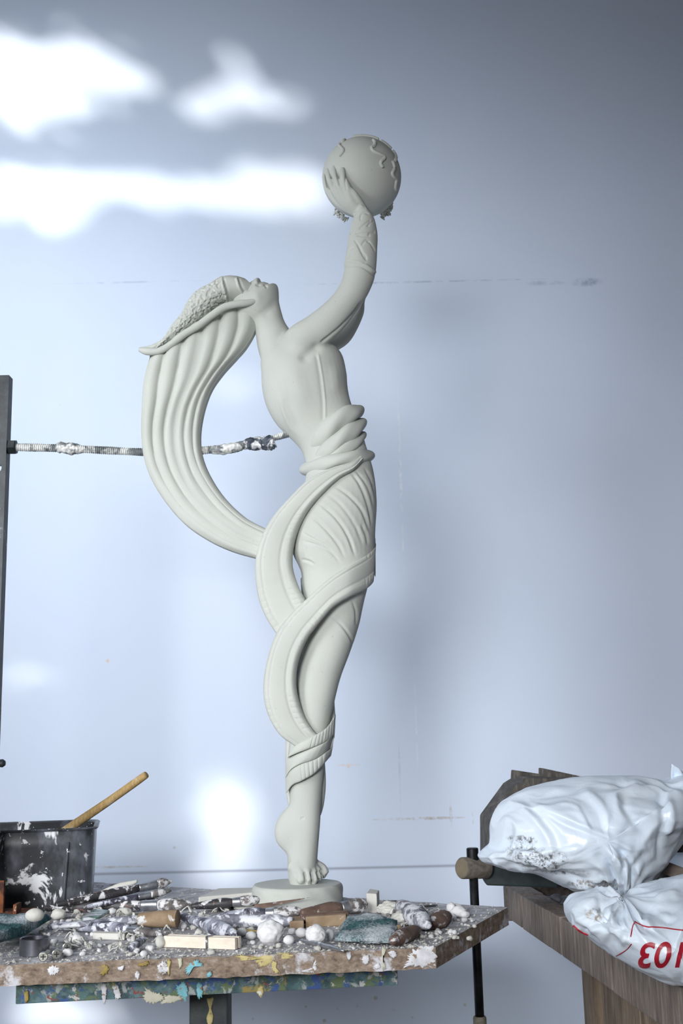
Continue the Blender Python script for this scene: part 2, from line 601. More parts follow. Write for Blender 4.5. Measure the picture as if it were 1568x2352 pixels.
# ------------------------------------------------------------------ statue
M_STAT = mat_plaster('statue_plaster', (0.495, 0.51, 0.475), (0.555, 0.57, 0.53))
p_base = at(682, 2072, YS)
base_z = board_z(p_base[0])
statue = thing('statue', (p_base[0], YS, base_z), 'pale plaster statue of a woman leaning back and lifting a globe overhead', 'statue')

BODY = [  # xl, yl, xr, yr, half depth
    (625, 800, 700, 770, 30), (600, 825, 752, 785, 62), (600, 858, 784, 815, 80), (602, 895, 795, 855, 82), (612, 935, 798, 890, 78), (634, 973, 804, 920, 70),
    (664, 1003, 814, 950, 62), (690, 1032, 830, 990, 57), (700, 1060, 842, 1030, 59), (703, 1087, 853, 1065, 66), (696, 1130, 861, 1105, 76),
    (682, 1185, 865, 1160, 83), (673, 1230, 862, 1212, 84), (672, 1270, 861, 1258, 83), (684, 1297, 860, 1290, 80), (692, 1318, 856, 1312, 77), (694, 1350, 846, 1342, 73), (702, 1400, 834, 1390, 66),
    (704, 1450, 823, 1440, 60), (696, 1500, 804, 1497, 54), (681, 1555, 783, 1553, 48), (676, 1605, 770, 1602, 45), (673, 1655, 760, 1650, 43),
    (664, 1710, 752, 1700, 42), (660, 1760, 746, 1755, 40), (662, 1810, 741, 1805, 36), (666, 1850, 737, 1850, 33), (665, 1890, 735, 1890, 32),
    (662, 1940, 731, 1940, 32), (660, 1985, 728, 1985, 37), (662, 2015, 730, 2012, 40), (668, 2035, 730, 2032, 36)]
_bq = spl(np.array(BODY, float), 300)
_by = (_bq[:, 1] + _bq[:, 3]) / 2
def body_d(px, py, extra=0.0):
    """depth px of the near body surface below a pixel"""
    i = int(np.argmin(np.abs(_by - (py - 0))))
    xl, yl, xr, yr, T = _bq[i]
    w = np.clip((px - (xl + xr) / 2) / ((xr - xl) / 2 + extra), -1, 1)
    return -(T + extra) * math.sqrt(1 - w * w)

g = Geo()
g.grid(loft_rings([list(r) + [0] for r in BODY], 170, 40, 2.25))
# neck and head
g.grid(loft_rings([(578, 705, 640, 690, 36), (582, 735, 645, 712, 34), (586, 770, 656, 742, 34), (592, 805, 676, 768, 42), (606, 840, 705, 800, 56), (630, 870, 730, 835, 50)], 40, 30))
HEAD = [(546, 650), (552, 655), (558, 659), (564, 658), (570, 655), (577, 651), (583, 646), (588, 642.5), (593, 641), (597, 643), (599, 647), (601, 651),
        (604, 652.5), (607, 650.5), (610, 651), (612, 654), (615, 652.5), (618, 654), (621, 658), (625, 657), (631, 654.5), (636, 656), (639, 663), (640, 676), (640, 692),
        (636, 712), (620, 735), (598, 748), (572, 745), (548, 735), (532, 710), (532, 680), (538, 660)]
g.grid(pillow(HEAD, (588, 694), 50, 0, 16, 140))
# near arm, far arm
g.grid(loft_rings([(655, 800, 690, 850, 26, -40), (650, 772, 706, 824, 36, -50), (668, 750, 730, 802, 37, -58), (700, 732, 756, 786, 36, -63), (732, 709, 786, 757, 35, -66),
                   (762, 681, 815, 720, 34, -68), (781, 652, 841, 682, 33, -69), (789, 624, 858, 645, 33, -68), (791, 600, 864, 612, 33, -67), (796, 570, 866, 575, 31, -66),
                   (801, 540, 867, 544, 29, -65), (808, 512, 864, 520, 26, -63), (813, 492, 858, 500, 23, -62), (812, 478, 848, 486, 20, -64), (812, 466, 840, 474, 15, -66)], 80, 36))
g.grid(loft_rings([(690, 830, 740, 815, 26, 40), (722, 790, 770, 806, 27, 52), (750, 760, 806, 780, 28, 58), (780, 720, 834, 724, 28, 60), (800, 685, 838, 690, 27, 62), (812, 640, 852, 645, 28, 62),
                   (816, 590, 856, 592, 27, 62), (820, 540, 856, 542, 25, 62), (825, 490, 852, 492, 20, 62), (822, 440, 856, 440, 16, 70), (820, 410, 850, 410, 12, 78)], 60, 28))
# web of clay between the loose sash and the leg
g.grid(loft_rings([(690, 1425, 740, 1420, 12, 8), (672, 1480, 725, 1480, 14, 8), (664, 1530, 712, 1530, 14, 6), (668, 1575, 705, 1575, 14, 6), (685, 1620, 705, 1620, 8, 4)], 40, 24))
# heel
g.grid(pillow([(668, 1845), (652, 1858), (638, 1876), (630, 1897), (629, 1915), (634, 1936), (646, 1951), (660, 1962), (680, 1960), (700, 1920), (700, 1870)], (668, 1905), 27, 0, 10, 50))
# toes, from the little toe near the camera to the big toe
def ptd(px, py, d):
    return at(px, py, YS + d * S_PX)
for (x0, y0, x1, y1, r0, r1, d0, d1) in [(672, 1985, 693, 2024, 17, 8.5, -20, -40), (688, 1985, 709, 2023, 14, 8.5, -20, -36), (702, 1988, 725, 2023, 13, 8, -10, -26), (712, 1988, 735, 2017, 12, 7.5, 0, -12), (718, 1985, 746, 2009, 13, 10, 12, 4)]:
    A = ptd(x0, y0, d0); B = ptd(x1, y1, d1)
    knu = A * .35 + B * .65 + np.array([0.002, -0.001, 0.0035])
    tip = B + (B - knu) * 0.05
    g.tube([A, knu, B, tip + (B - A) * .08], np.array([r0, r1 * 1.02, r1, r1 * .45]) * S_PX, 14, 16)
# near hand, laid on the globe
BC, BR_PX = (830.5, 408), 91.0
def ball_d(px, py, off=0.0):
    q = ((px - BC[0]) / BR_PX) ** 2 + ((py - BC[1]) / (BR_PX * 1.06)) ** 2
    return -BR_PX * math.sqrt(max(0.0, 1 - q)) - off
def on_ball(px, py, off):
    return ptd(px, py, ball_d(px, py, off))
def fing(pts, rads, off=3.0):
    P = [on_ball(x, y, off) for x, y in pts]
    P.append(P[-1] + (P[-1] - P[-2]) * 0.12)
    g.tube(P, np.array(list(rads) + [rads[-1] * .5]) * S_PX, 14, 26)
fing([(822, 478), (806, 458), (797, 430), (788, 408), (786, 388)], [16, 13, 9.5, 8, 6.5])
fing([(822, 480), (796, 458), (780, 430), (769, 406), (766, 384)], [16, 13, 9, 7.5, 6])
fing([(820, 482), (788, 462), (766, 434), (755, 410), (752, 390)], [16, 13, 8.5, 7, 5.5])
fing([(820, 484), (782, 468), (757, 444), (747, 422), (744, 403)], [16, 12, 8, 6.5, 5])
fing([(830, 482), (826, 468), (815, 448), (806, 436)], [14, 10, 8, 6])
body_me = remesh(g, 0.00115, 5)
co, no = arrays(body_me)
# soften the joins under the arm, at neck and shoulder
px, py = proj(co)
msk = np.exp(-(((px - 680) / 70) ** 2 + ((py - 790) / 60) ** 2) ** 2) * 1.2 + np.exp(-(((px - 610) / 45) ** 2 + ((py - 765) / 40) ** 2)) + np.exp(-(((px - 668) / 40) ** 2 + ((py - 1900) / 75) ** 2) ** 2)
lap(body_me, 110, 0.6, np.clip(msk, 0, 1))
sc = Sculpt(body_me)
# torso
sc.line([(729, 805), (740, 868), (746, 925), (746, 975)], 2.6, 2.0, 'ridge', .1)
sc.line([(725, 805), (735, 868), (741, 925), (741, 975)], 5, 1.6, 'groove', .1)
sc.line([(742, 790), (720, 804), (700, 818), (684, 832)], 11, 7, 'groove', .3)
sc.line([(640, 905), (650, 940), (664, 975), (683, 1004)], 5, 3.5, 'ridge', .3)
sc.line([(654, 895), (668, 935), (684, 972), (700, 1000)], 9, 3.0, 'groove', .3)
sc.line([(664, 800), (672, 850), (690, 900), (712, 950)], 22, 4.5, 'ridge', .4)
sc.line([(765, 830), (770, 870), (772, 910)], 16, 4.0, 'ridge', .4)
sc.line([(612, 800), (628, 850), (640, 890)], 12, 2.5, 'groove', .4)
sc.line([(655, 748), (640, 775), (625, 800)], 8, 2.5, 'groove', .4)
sc.line([(734, 789), (756, 772), (778, 754), (800, 732), (818, 711), (832, 690)], 3.0, 4.0, 'groove', .08)
# skirt folds
def c3(pts): return [(300 + x / 2.613, 980 + y / 2.613) for x, y in pts]
for poly, w, a in [([(1290, 240), (1370, 340), (1425, 480), (1450, 640)], 4.5, 4.5), ([(1205, 345), (1310, 415), (1390, 510), (1440, 650)], 4.5, 5.5),
                   ([(1110, 445), (1220, 535), (1300, 650), (1355, 800)], 4.5, 6.5), ([(1060, 520), (1150, 595), (1240, 700), (1290, 800)], 4.5, 5.5),
                   ([(1015, 628), (1090, 672), (1165, 712), (1230, 760)], 4.0, 5.5), ([(1010, 678), (1130, 716), (1215, 765), (1260, 830)], 4.0, 5.0),
                   ([(1380, 580), (1412, 650), (1425, 720)], 4.5, 4.0), ([(1395, 235), (1445, 330), (1470, 440)], 4.0, 4.0), ([(1020, 795), (1070, 808), (1110, 832)], 4.0, 4.5),
                   ([(1330, 240), (1420, 360), (1462, 500)], 4.0, 3.0), ([(1160, 390), (1260, 470), (1350, 600), (1400, 740)], 5.0, 3.0),
                   ([(1185, 1125), (1260, 1185), (1320, 1270), (1335, 1340)], 4.0, 4.5), ([(1325, 1035), (1350, 1110), (1352, 1210)], 4.0, 3.5)]:
    sc.line(c3(poly), w * .85, a * .62, 'fold', .25)
# face: eye socket, nostril wing, mouth corner, cheek
sc.line([(556, 664), (566, 664), (575, 660)], 4.5, 4.5, 'groove', .3)
sc.line([(559, 665), (568, 665)], 2.5, 2.5, 'ridge', .3)
sc.line([(585, 652), (593, 655), (600, 655)], 2.5, 2.5, 'groove', .3)
sc.line([(586, 648), (594, 650)], 3, 2.0, 'ridge', .3)
sc.line([(605, 654), (611, 657), (613, 663)], 2.2, 2.8, 'groove', .2)
sc.line([(580, 665), (590, 680), (600, 700)], 10, 2.0, 'ridge', .4)
sc.line([(640, 695), (620, 712), (602, 735)], 10, 3.0, 'groove', .3)
# bracer on the forearm
sc.line([(786, 611), (800, 603), (830, 604), (866, 628)], 2.6, 3.0, 'ridge', 0)
sc.line([(787, 619), (800, 611), (830, 612), (864, 636)], 2.4, 2.6, 'groove', 0)
def c1(pts): return [(680 + x / 5.227, 280 + y / 5.227) for x, y in pts]
for poly in [[(690, 1110), (780, 1050), (840, 1030)], [(770, 1190), (775, 1120), (820, 1090), (880, 1110)], [(750, 1290), (820, 1230), (900, 1180)], [(850, 1260), (890, 1210), (940, 1190)],
             [(700, 1340), (800, 1310), (960, 1310)], [(720, 1360), (860, 1370), (880, 1340), (960, 1330)], [(780, 1480), (840, 1420), (870, 1450)], [(690, 1400), (740, 1480), (800, 1600), (850, 1670)],
             [(730, 1450), (790, 1560), (830, 1610), (850, 1660)], [(625, 1640), (650, 1530), (690, 1510)], [(580, 1710), (640, 1680), (850, 1700)], [(860, 1420), (920, 1500), (950, 1560)], [(680, 1280), (650, 1340), (640, 1330)]]:
    sc.line(c1(poly), 1.9, 2.6, 'groove', .1)
# fingers: gaps pressed between them
for poly in [[(748, 400), (750, 415), (753, 432)], [(759, 388), (762, 405), (766, 428)], [(775, 386), (776, 405), (781, 428)], [(800, 388), (795, 405), (792, 420), (795, 438)]]:
    sc.line(poly, 2.2, 3.0, 'groove', .1)
sc.line([(818, 470), (830, 468), (838, 474)], 2, 1.8, 'groove', .2)
for poly in [[(699, 2002), (702, 2018), (702, 2035)], [(714, 2000), (717, 2018), (718, 2035)], [(727, 2000), (731, 2014), (732, 2028)], [(735, 1996), (740, 2008), (741, 2020)]]:
    sc.line(poly, 2.2, 6.0, 'groove', .15)
# ankle bone, tendon
sc.line([(688, 1878), (694, 1880), (700, 1876)], 3, 1.6, 'groove', .3)
sc.line([(668, 1995), (678, 2015), (690, 2030)], 5, 1.5, 'ridge', .3)
sc.apply()
body = link('body', body_me, M_STAT, statue)

# globe with continents in relief
bc = at(BC[0], BC[1], YS)
BRAD = BR_PX * S_PX * 1.035
th = np.linspace(0, 2 * math.pi, 121)[:-1]; ph = np.linspace(0.02, math.pi - .02, 90)
G = np.array([[bc + BRAD * np.array([math.sin(p) * math.cos(t), math.sin(p) * math.sin(t), math.cos(p)]) for t in th] for p in ph])
globe = mk('globe', Geo().grid(G), M_STAT, statue)
globe['label'] = 'round globe with raised coastlines'
def on_sphere(px, py, off=0.0):
    d = ray(px, py); d = d / np.linalg.norm(d)
    oc = CAM - bc; b_ = oc @ d; c_ = oc @ oc - BRAD ** 2; disc = b_ * b_ - c_
    if disc < 0:
        t = -b_; p = CAM + d * t; p = bc + (p - bc) / np.linalg.norm(p - bc) * BRAD
    else:
        p = CAM + d * (-b_ - math.sqrt(disc))
    return p + (p - bc) / np.linalg.norm(p - bc) * off
coasts = [[(520, 215), (545, 195), (590, 200), (570, 235), (530, 265), (520, 290), (550, 320), (565, 350), (540, 390), (515, 410)],
          [(920, 215), (945, 250), (935, 290), (905, 310), (920, 345), (960, 370), (1010, 395), (1050, 410), (1055, 440), (1020, 475), (1015, 510), (1040, 550)],
          [(1150, 465), (1165, 510), (1175, 560), (1150, 610), (1160, 650), (1195, 690), (1190, 740), (1185, 790), (1195, 820)],
          [(1150, 345), (1180, 385), (1195, 430), (1180, 470)], [(770, 150), (800, 160), (850, 160), (930, 170), (1000, 200)], [(1010, 225), (1060, 250), (1100, 280), (1140, 330)], [(680, 160), (730, 145), (790, 150)]]
for cst in coasts:
    P = [on_sphere(x, y, 0.0004) for x, y in spl(c1(cst), 6 * len(cst))]
    r = np.full(len(P), 0.0025); r[0] = r[-1] = 0.0008
    mk('coastline', Geo().tube(P, r, 8), M_STAT, globe)
# rough clay scraps left under the globe
g = Geo()
rr = random.Random(5)
for k in range(46):
    left = k % 3 == 0
    an = rr.uniform(.72, 1.0) if not left else rr.uniform(1.95, 2.35)
    px_, py_ = BC[0] + 94 * math.cos(an * 1.0), BC[1] + 98 * math.sin(an)
    c = on_sphere(px_, py_, 0.0) + np.array([0, rr.uniform(-.004, .02), 0])
    v_ = np.array([rr.uniform(-.5, .5) + (c[0] - bc[0]) * 6, rr.uniform(-.5, .6), -rr.uniform(.1, .8)]); v_ /= np.linalg.norm(v_)
    ln = rr.uniform(.002, .0055)
    g.tube([c - v_ * .003, c + v_ * ln * .5, c + v_ * ln], [rr.uniform(.002, .0042), rr.uniform(.0015, .003), .0004], 6, None, .5)
tag(mk('clay_scraps', g, M_STAT, statue), None, None, kind='stuff')

# hair swept back in long strands
HA = [(350, 797), (331, 870), (326, 940), (325, 1000), (331, 1052), (348, 1102), (380, 1154), (425, 1205), (480, 1243), (535, 1268), (590, 1284)]
HB = [(588, 682), (592, 745), (568, 797), (522, 848), (487, 898), (467, 960), (462, 1020), (475, 1075), (512, 1138), (562, 1188), (612, 1216)]
def hair_mod(u, v):
    k = 6.0
    vv = v + 0.02 * math.sin(5 * u)
    lob = np.abs(np.sin(k * math.pi * vv)) ** 0.55 - 0.70
    amp = 13.0 * (1 - np.clip((u - .25) / .45, 0, 1)) + 2.4
    e = np.clip(np.minimum(v, 1 - v) / .06, 0, 1)
    extra = 0.0
    if u > .45:
        extra = 1.1 * np.sin(19 * v + 6 * u) * min(1, (u - .45) / .2)
    return (amp * lob + extra) * e - (1 - v) * 24 * math.exp(-u / .07)
g = Geo().grid(lens_rings(HA, HB, [34, 36, 33, 30, 28, 27, 26, 25, 24, 23, 20], [0, 0, 0, 0, 0, -2, -4, -6, -8, -10, -12], 240, 260, hair_mod, 3.2))
hair = mk('hair', g, M_STAT, statue)
hair['label'] = 'long swept-back strands of hair in a crescent'

# headdress: stippled cap with a rolled rim and head bands
TA = [(558, 645), (540, 642), (514, 644), (484, 662), (453, 677), (434, 699), (419, 726), (400, 749), (380, 780), (350, 794), (319, 799)]
TB = [(594, 684), (570, 696), (540, 699), (512, 708), (484, 727), (453, 750), (424, 768), (392, 791), (365, 807), (340, 812), (322, 807)]
g = Geo().grid(lens_rings(TA, TB, [40, 54, 58, 57, 52, 45, 37, 30, 24, 17, 6], 0, 220, 160, None, 2.3))
me = new_mesh('headdress', g.V(), g.f)
bm = bmesh.new(); bm.from_mesh(me); bmesh.ops.recalc_face_normals(bm, faces=bm.faces); bm.to_mesh(me); bm.free()
sc = Sculpt(me)
vn = vnoise(sc.co, 240, 2)
capm = np.clip((521 - sc.px + (sc.py - 668) * .2) / 5, 0, 1) * np.clip((sc.px - 345) / 30, 0, 1)
sc.disp += capm * (-13 * np.clip(vn - .02, 0, .35) + 2.0 + 1.5 * vn)
for a in ([(508, 643), (513, 660), (520, 690)], [(543, 641), (549, 660), (560, 678)]):
    sc.line(a, 2.6, 3.0, 'ridge', 0)
sc.line([(514, 642), (520, 660), (527, 688)], 2.4, 2.6, 'groove', 0)
sc.line([(549, 641), (556, 660), (566, 676)], 2.4, 2.4, 'groove', 0)
sc.apply()
headdress = link('headdress', me, M_STAT, statue)
headdress['label'] = 'stippled cap with rolled rim'
rimpx = [(591, 670), (595, 679), (584, 691), (566, 696), (545, 698), (514, 706), (484, 726), (453, 749), (422, 768), (392, 791), (365, 806), (338, 807), (322, 803)]
rimd = [44, 46, 50, 55, 58, 57, 53, 48, 42, 35, 28, 20, 8]
for sgn in (-1, 1):
    P = [ptd(x, y, sgn * d * .86) for (x, y), d in zip(rimpx, rimd)]
    rad = np.array([3, 6, 7, 8, 8.5, 8.5, 8.5, 8.5, 8.5, 8, 8, 9, 6]) * S_PX
    mk('rolled_rim', Geo().tube(P, rad, 14, 90), M_STAT, headdress)

# sash ribbons
def ribbon_mod(u, v):
    v = np.asarray(v)
    gl = -3.2 * np.exp(-((v - .68) / .022) ** 2) - 1.6 * np.exp(-((v - .18) / .03) ** 2)
    edge = 2.5 * np.exp(-((v - .86) / .10) ** 2) + 1.0 * np.exp(-((v - .45) / .16) ** 2)
    hatch = 0.9 * (np.sin(u * 260 + 9 * v) > 0.55) * ((v < .16) | (v > .72)) * (math.sin(u * 17) > .1)
    return gl + edge - hatch
A1 = [(826, 1046), (806, 1062), (760, 1076), (708, 1103), (662, 1148), (625, 1192), (600, 1238), (587, 1290), (588, 1340), (600, 1395), (630, 1450), (668, 1490)]
B1 = [(834, 1056), (812, 1079), (778, 1100), (742, 1134), (711, 1170), (689, 1210), (675, 1255), (672, 1300), (685, 1345), (706, 1385), (724, 1408), (745, 1432)]
D1 = [-58, -74, -78, -76, -67, -52, -42, -36, -34, -35, -36, -36]
mk('sash_ribbon', Geo().grid(lens_rings(A1, B1, [8, 9, 12, 15, 20, 25, 27, 27, 24, 20, 16, 12], D1, 320, 110, ribbon_mod, 4.0)), M_STAT, statue)
A2 = [(856, 1238), (863, 1253), (846, 1272), (802, 1299), (755, 1330), (705, 1375), (660, 1420), (632, 1462), (613, 1520), (605, 1580), (613, 1635), (640, 1685), (680, 1716)]
B2 = [(850, 1326), (858, 1335), (840, 1353), (805, 1370), (765, 1395), (730, 1435), (702, 1475), (685, 1520), (680, 1565), (686, 1605), (700, 1645), (722, 1680), (740, 1694)]
D2 = [20, -12, -44, -76, -84, -78, -65, -50, -43, -40, -40, -44, -42]
mk('sash_ribbon', Geo().grid(lens_rings(A2, B2, [8, 10, 11, 12, 13, 16, 22, 27, 28, 27, 22, 15, 11], D2, 360, 110, ribbon_mod, 4.0)), M_STAT, statue)
# the far half of the thigh wrap
A2b = [(862, 1238), (850, 1225), (800, 1220), (740, 1260), (690, 1330)]
B2b = [(862, 1325), (850, 1310), (800, 1300), (740, 1340), (695, 1400)]
mk('sash_ribbon', Geo().grid(lens_rings(A2b, B2b, 10, [20, 50, 84, 80, 40], 60, 40, None, 4.0)), M_STAT, statue)

# calf bands
def legband(up, lo, grow, hatch, T=6):
    up = spl(up, 24); lo = spl(lo, 24)
    dn = [body_d((a[0] + b[0]) / 2, (a[1] + b[1]) / 2, grow) for a, b in zip(up, lo)]
    def md(u, v):
        h = 1.0 * (np.sin(u * 90) > .4) * (u > .45) if hatch else 0.0
        return 1.5 * np.sin(math.pi * v) - h * np.ones_like(v)
    g = Geo().grid(lens_rings(up, lo, T, dn, 120, 60, md, 3.5))
    g.grid(lens_rings(up, lo, T, [-d for d in dn], 60, 40, None, 3.5))
    return mk('calf_wrap', g, M_STAT, statue)
a0 = [(676, 1712), (690, 1705), (720, 1690), (749, 1672), (771, 1640)]
a1 = [(660, 1740), (680, 1731), (712, 1719), (745, 1705), (768, 1686)]
a2 = [(656, 1786), (668, 1768), (690, 1755), (725, 1743), (764, 1716)]
a3 = [(658, 1822), (672, 1803), (694, 1793), (726, 1773), (760, 1736)]
legband(a0, a1, 12, True); legband(a1, a2, 8, False); legband(a2, a3, 9, True)
g = Geo().grid(lens_rings([(728, 1750), (730, 1800), (730, 1850), (733, 1872)], [(746, 1750), (748, 1800), (744, 1845), (737, 1872)], [12, 14, 10, 4], [10, 12, 16, 16], 60, 24))
mk('rear_drape', g, M_STAT, statue)
g = Geo().grid(lens_rings([(655, 1688), (655, 1760), (656, 1815), (662, 1852)], [(690, 1690), (690, 1760), (682, 1820), (670, 1850)], [18, 18, 14, 4], [18, 18, 18, 14], 60, 24))
mk('rear_drape', g, M_STAT, statue)
g = Geo().grid(lens_rings([(748, 1600), (748, 1650), (745, 1700)], [(767, 1600), (770, 1650), (768, 1695)], [10, 14, 10], [22, 18, 10], 40, 24))
mk('rear_drape', g, M_STAT, statue)

# twisted rolls around the waist
def roll(path, rads, D, tw=0):
    P = spl([(x, y) for x, y in path], 40); r = spl(np.array(rads, float)[:, None], 40)[:, 0]
    t = np.linspace(0, 1, 40)
    near = [ptd(P[i, 0], P[i, 1], -D * math.sin(math.pi * t[i]) ** .7 - 0) for i in range(40)]
    far = [ptd(P[i, 0], P[i, 1], D * math.sin(math.pi * t[i]) ** .7) for i in range(38, 0, -1)]
    pts = np.array(near + far); rad = np.concatenate([r, r[38:0:-1]]) * S_PX
    n = len(pts); m = 40
    T = np.roll(pts, -1, 0) - np.roll(pts, 1, 0); T /= np.linalg.norm(T, axis=1)[:, None]
    c = pts.mean(0)
    A = pts - c; A -= (A * T).sum(1)[:, None] * T; A /= np.linalg.norm(A, axis=1)[:, None]
    B = np.cross(T, A)
    th = np.arange(m) * 2 * math.pi / m
    k = np.arange(n) / n
    G = np.empty((n, m, 3))
    for i in range(n):
        rr_ = rad[i] * (1 + 0.07 * np.cos(3 * th + tw * k[i] * 6.28))
        G[i] = pts[i] + np.outer(rr_ * np.cos(th), A[i]) + np.outer(rr_ * np.sin(th), B[i])
    G = np.concatenate([G, G[:1]], 0)
    return mk('waist_roll', Geo().grid(G, cap=False), M_STAT, statue)
roll([(822, 944), (800, 952), (766, 974), (736, 1010), (712, 1046)], [15, 20, 22, 19, 9], 56, 4)
roll([(830, 972), (806, 990), (776, 1014), (746, 1040), (712, 1062)], [13, 19, 20, 17, 10], 58, 4)
roll([(832, 1000), (812, 1018), (784, 1034), (752, 1052), (716, 1072)], [10, 14, 15, 13, 9], 56, 3)
roll([(846, 1047), (820, 1049), (780, 1056), (742, 1066), (704, 1078)], [14, 15, 15, 16, 16], 70, 4)
# round base
bt = at(682, 2028, YS)
top_z = bt[2]
g = Geo()
prof = [(0.003, top_z), (.6, top_z), (.9, top_z - .0004), (.97, top_z - .002), (1.0, top_z - .006), (1.005, (top_z + base_z) / 2), (1.0, base_z + .002), (.98, base_z - .001), (.003, base_z - .001)]
pr = spl(prof, 60)
th = np.arange(120) * 2 * math.pi / 120
R0 = 97 * S_PX * 0.985
G = []
for (r, z) in pr:
    w = 1 + .012 * np.sin(3 * th + 1) + .008 * np.sin(7 * th) + .006 * np.sin(13 * th + z * 300)
    G.append(np.stack([statue.location[0] + r * R0 * w * np.cos(th), YS + r * R0 * w * np.sin(th), np.full(120, z)], 1))
mk('base', g.grid(np.array(G)), M_STAT, statue)

# ------------------------------------------------------------------ helpers for the bench clutter
def onz(px, py, z):
    d = ray(px, py)
    return CAM + d * ((z - CAM[2]) / d[2])
def pt(p):
    """('b', px, py, lift) on the board, ('y', px, py, depth), ('z', px, py, height)"""
    if p[0] == 'b': return onb(p[1], p[2], p[3])
    if p[0] == 'y': return at(p[1], p[2], p[3])
    return onz(p[1], p[2], p[3])
def mpp(Y): return Y * 1.03 / F_PX

def icosphere(sub=3):
    bm = bmesh.new(); bmesh.ops.create_icosphere(bm, subdivisions=sub, radius=1)
    V = np.array([v.co[:] for v in bm.verts]); F = [tuple(v.index for v in f.verts) for f in bm.faces]
    bm.free(); return V, F
ICO = {k: icosphere(k) for k in (1, 2, 3, 4)}

# ------------------------------------------------------------------ modelling stand
def board_material():
    m, nt, b = nodes('worn_chipboard')
    v = pos(nt)
    geo = nt.nodes.new('ShaderNodeNewGeometry')
    sep = nt.nodes.new('ShaderNodeSeparateXYZ'); nt.links.new(geo.outputs['Normal'], sep.inputs[0])
    top = ramp(nt, sep.outputs[2], [(0.4, 0.0), (0.7, 1.0)])
    side = ramp(nt, tex_noise(nt, pos(nt, 'Object', (1, 1, 1.6)), 130, 6, .7), [(0.3, (0.10, 0.072, 0.055)), (0.5, (0.245, 0.185, 0.14)), (0.72, (0.40, 0.33, 0.27))])
    side = mix(nt, ramp(nt, tex_noise(nt, v, 26, 6, .7), [(0.54, 0.0), (0.62, .9)]), side, (0.62, 0.62, 0.66))
    side = mix(nt, ramp(nt, tex_noise(nt, pos(nt, 'Generated'), 31, 5, .7), [(0.66, 0.0), (0.69, 1.0)]), side, (0.42, 0.33, 0.10))
    tp = ramp(nt, tex_noise(nt, v, 60, 6, .7), [(0.3, (0.20, 0.19, 0.20)), (0.5, (0.42, 0.41, 0.43)), (0.68, (0.68, 0.68, 0.72))])
    nt.links.new(mix(nt, top, side, tp), b.inputs['Base Color'])
    b.inputs['Roughness'].default_value = 0.9
    bump(nt, b, tex_noise(nt, v, 300, 5), 0.5, 0.0015)
    return m
M_BOARD = board_material()
M_APRON = mat_splat('painted_apron', (0.035, 0.07, 0.08), (0.08, 0.16, 0.17),
                    [((0.12, 0.20, 0.22), 45, 0.50, 0.08, 1.5), ((0.12, 0.17, 0.08), 60, 0.52, 0.06, 5.0), ((0.04, 0.09, 0.28), 80, 0.55, 0.05, 9.0), ((0.34, 0.37, 0.37), 70, 0.57, 0.05, 1.0),
                     ((0.25, 0.06, 0.05), 90, 0.62, 0.04, 13.0), ((0.30, 0.24, 0.08), 50, 0.60, 0.05, 17.0), ((0.50, 0.50, 0.48), 55, 0.61, 0.03, 21.0)], 60, 0.7, 0, .5)
M_LEG = mat_splat('dark_leg_paint', (0.02, 0.025, 0.03), (0.05, 0.06, 0.06), [((0.14, 0.10, 0.06), 40, .62, .08, 2.0)], 40, .5)

FR = onb(1000, 2175); BRc = onb(1166, 2084); BM = onb(821, 2063); FL = onb(-150, 2222)
dirb = (BM - BRc); tt = (-0.64 - BRc[0]) / dirb[0]
BL = BRc + dirb * tt
FL2 = FL + (FL - FR) * ((-0.62 - FL[0]) / (FL[0] - FR[0])) if FL[0] > -0.62 else FL
corners = [FL2, FR, BRc, BL]
TH = 0.0198
stand = thing('modelling_stand', (-0.15, 1.36, 0.0), 'paint-spattered modelling stand with a chipboard top full of tools', 'stand')
g = Geo()
nx, ny = 120, 40
top = np.array([[((1 - u) * FL2 + u * FR) * (1 - w) + ((1 - u) * BL + u * BRc) * w for u in np.linspace(0, 1, nx)] for w in np.linspace(0, 1, ny)])
# ragged front edge
rag = np.array([0.0011 * mnoise.noise(Vector((x * 60, 3, 0))) + .0006 * mnoise.noise(Vector((x * 220, 9, 0))) for x in top[0, :, 0]])
top[0, :, 2] += rag - .0004; top[0, :, 1] += rag
top[-1, :, 2] += rag
bot = top.copy(); bot[:, :, 2] -= TH
V = np.vstack([top.reshape(-1, 3), bot.reshape(-1, 3)]); F = []
o_ = nx * ny
for j in range(ny - 1):
    for i in range(nx - 1):
        a = j * nx + i
        F.append((a, a + 1, a + nx + 1, a + nx)); F.append((o_ + a, o_ + a + nx, o_ + a + nx + 1, o_ + a + 1))
for i in range(nx - 1):
    F.append((i, o_ + i, o_ + i + 1, i + 1)); a = (ny - 1) * nx + i; F.append((a, a + 1, o_ + a + 1, o_ + a))
for j in range(ny - 1):
    a = j * nx; F.append((a, a + nx, o_ + a + nx, o_ + a)); a = j * nx + nx - 1; F.append((a, o_ + a, o_ + a + nx, a + nx))
board = mk('board', Geo().add(V, F), M_BOARD, stand, smooth=False, fix=False)
board['label'] = 'worn chipboard top dusted with plaster'
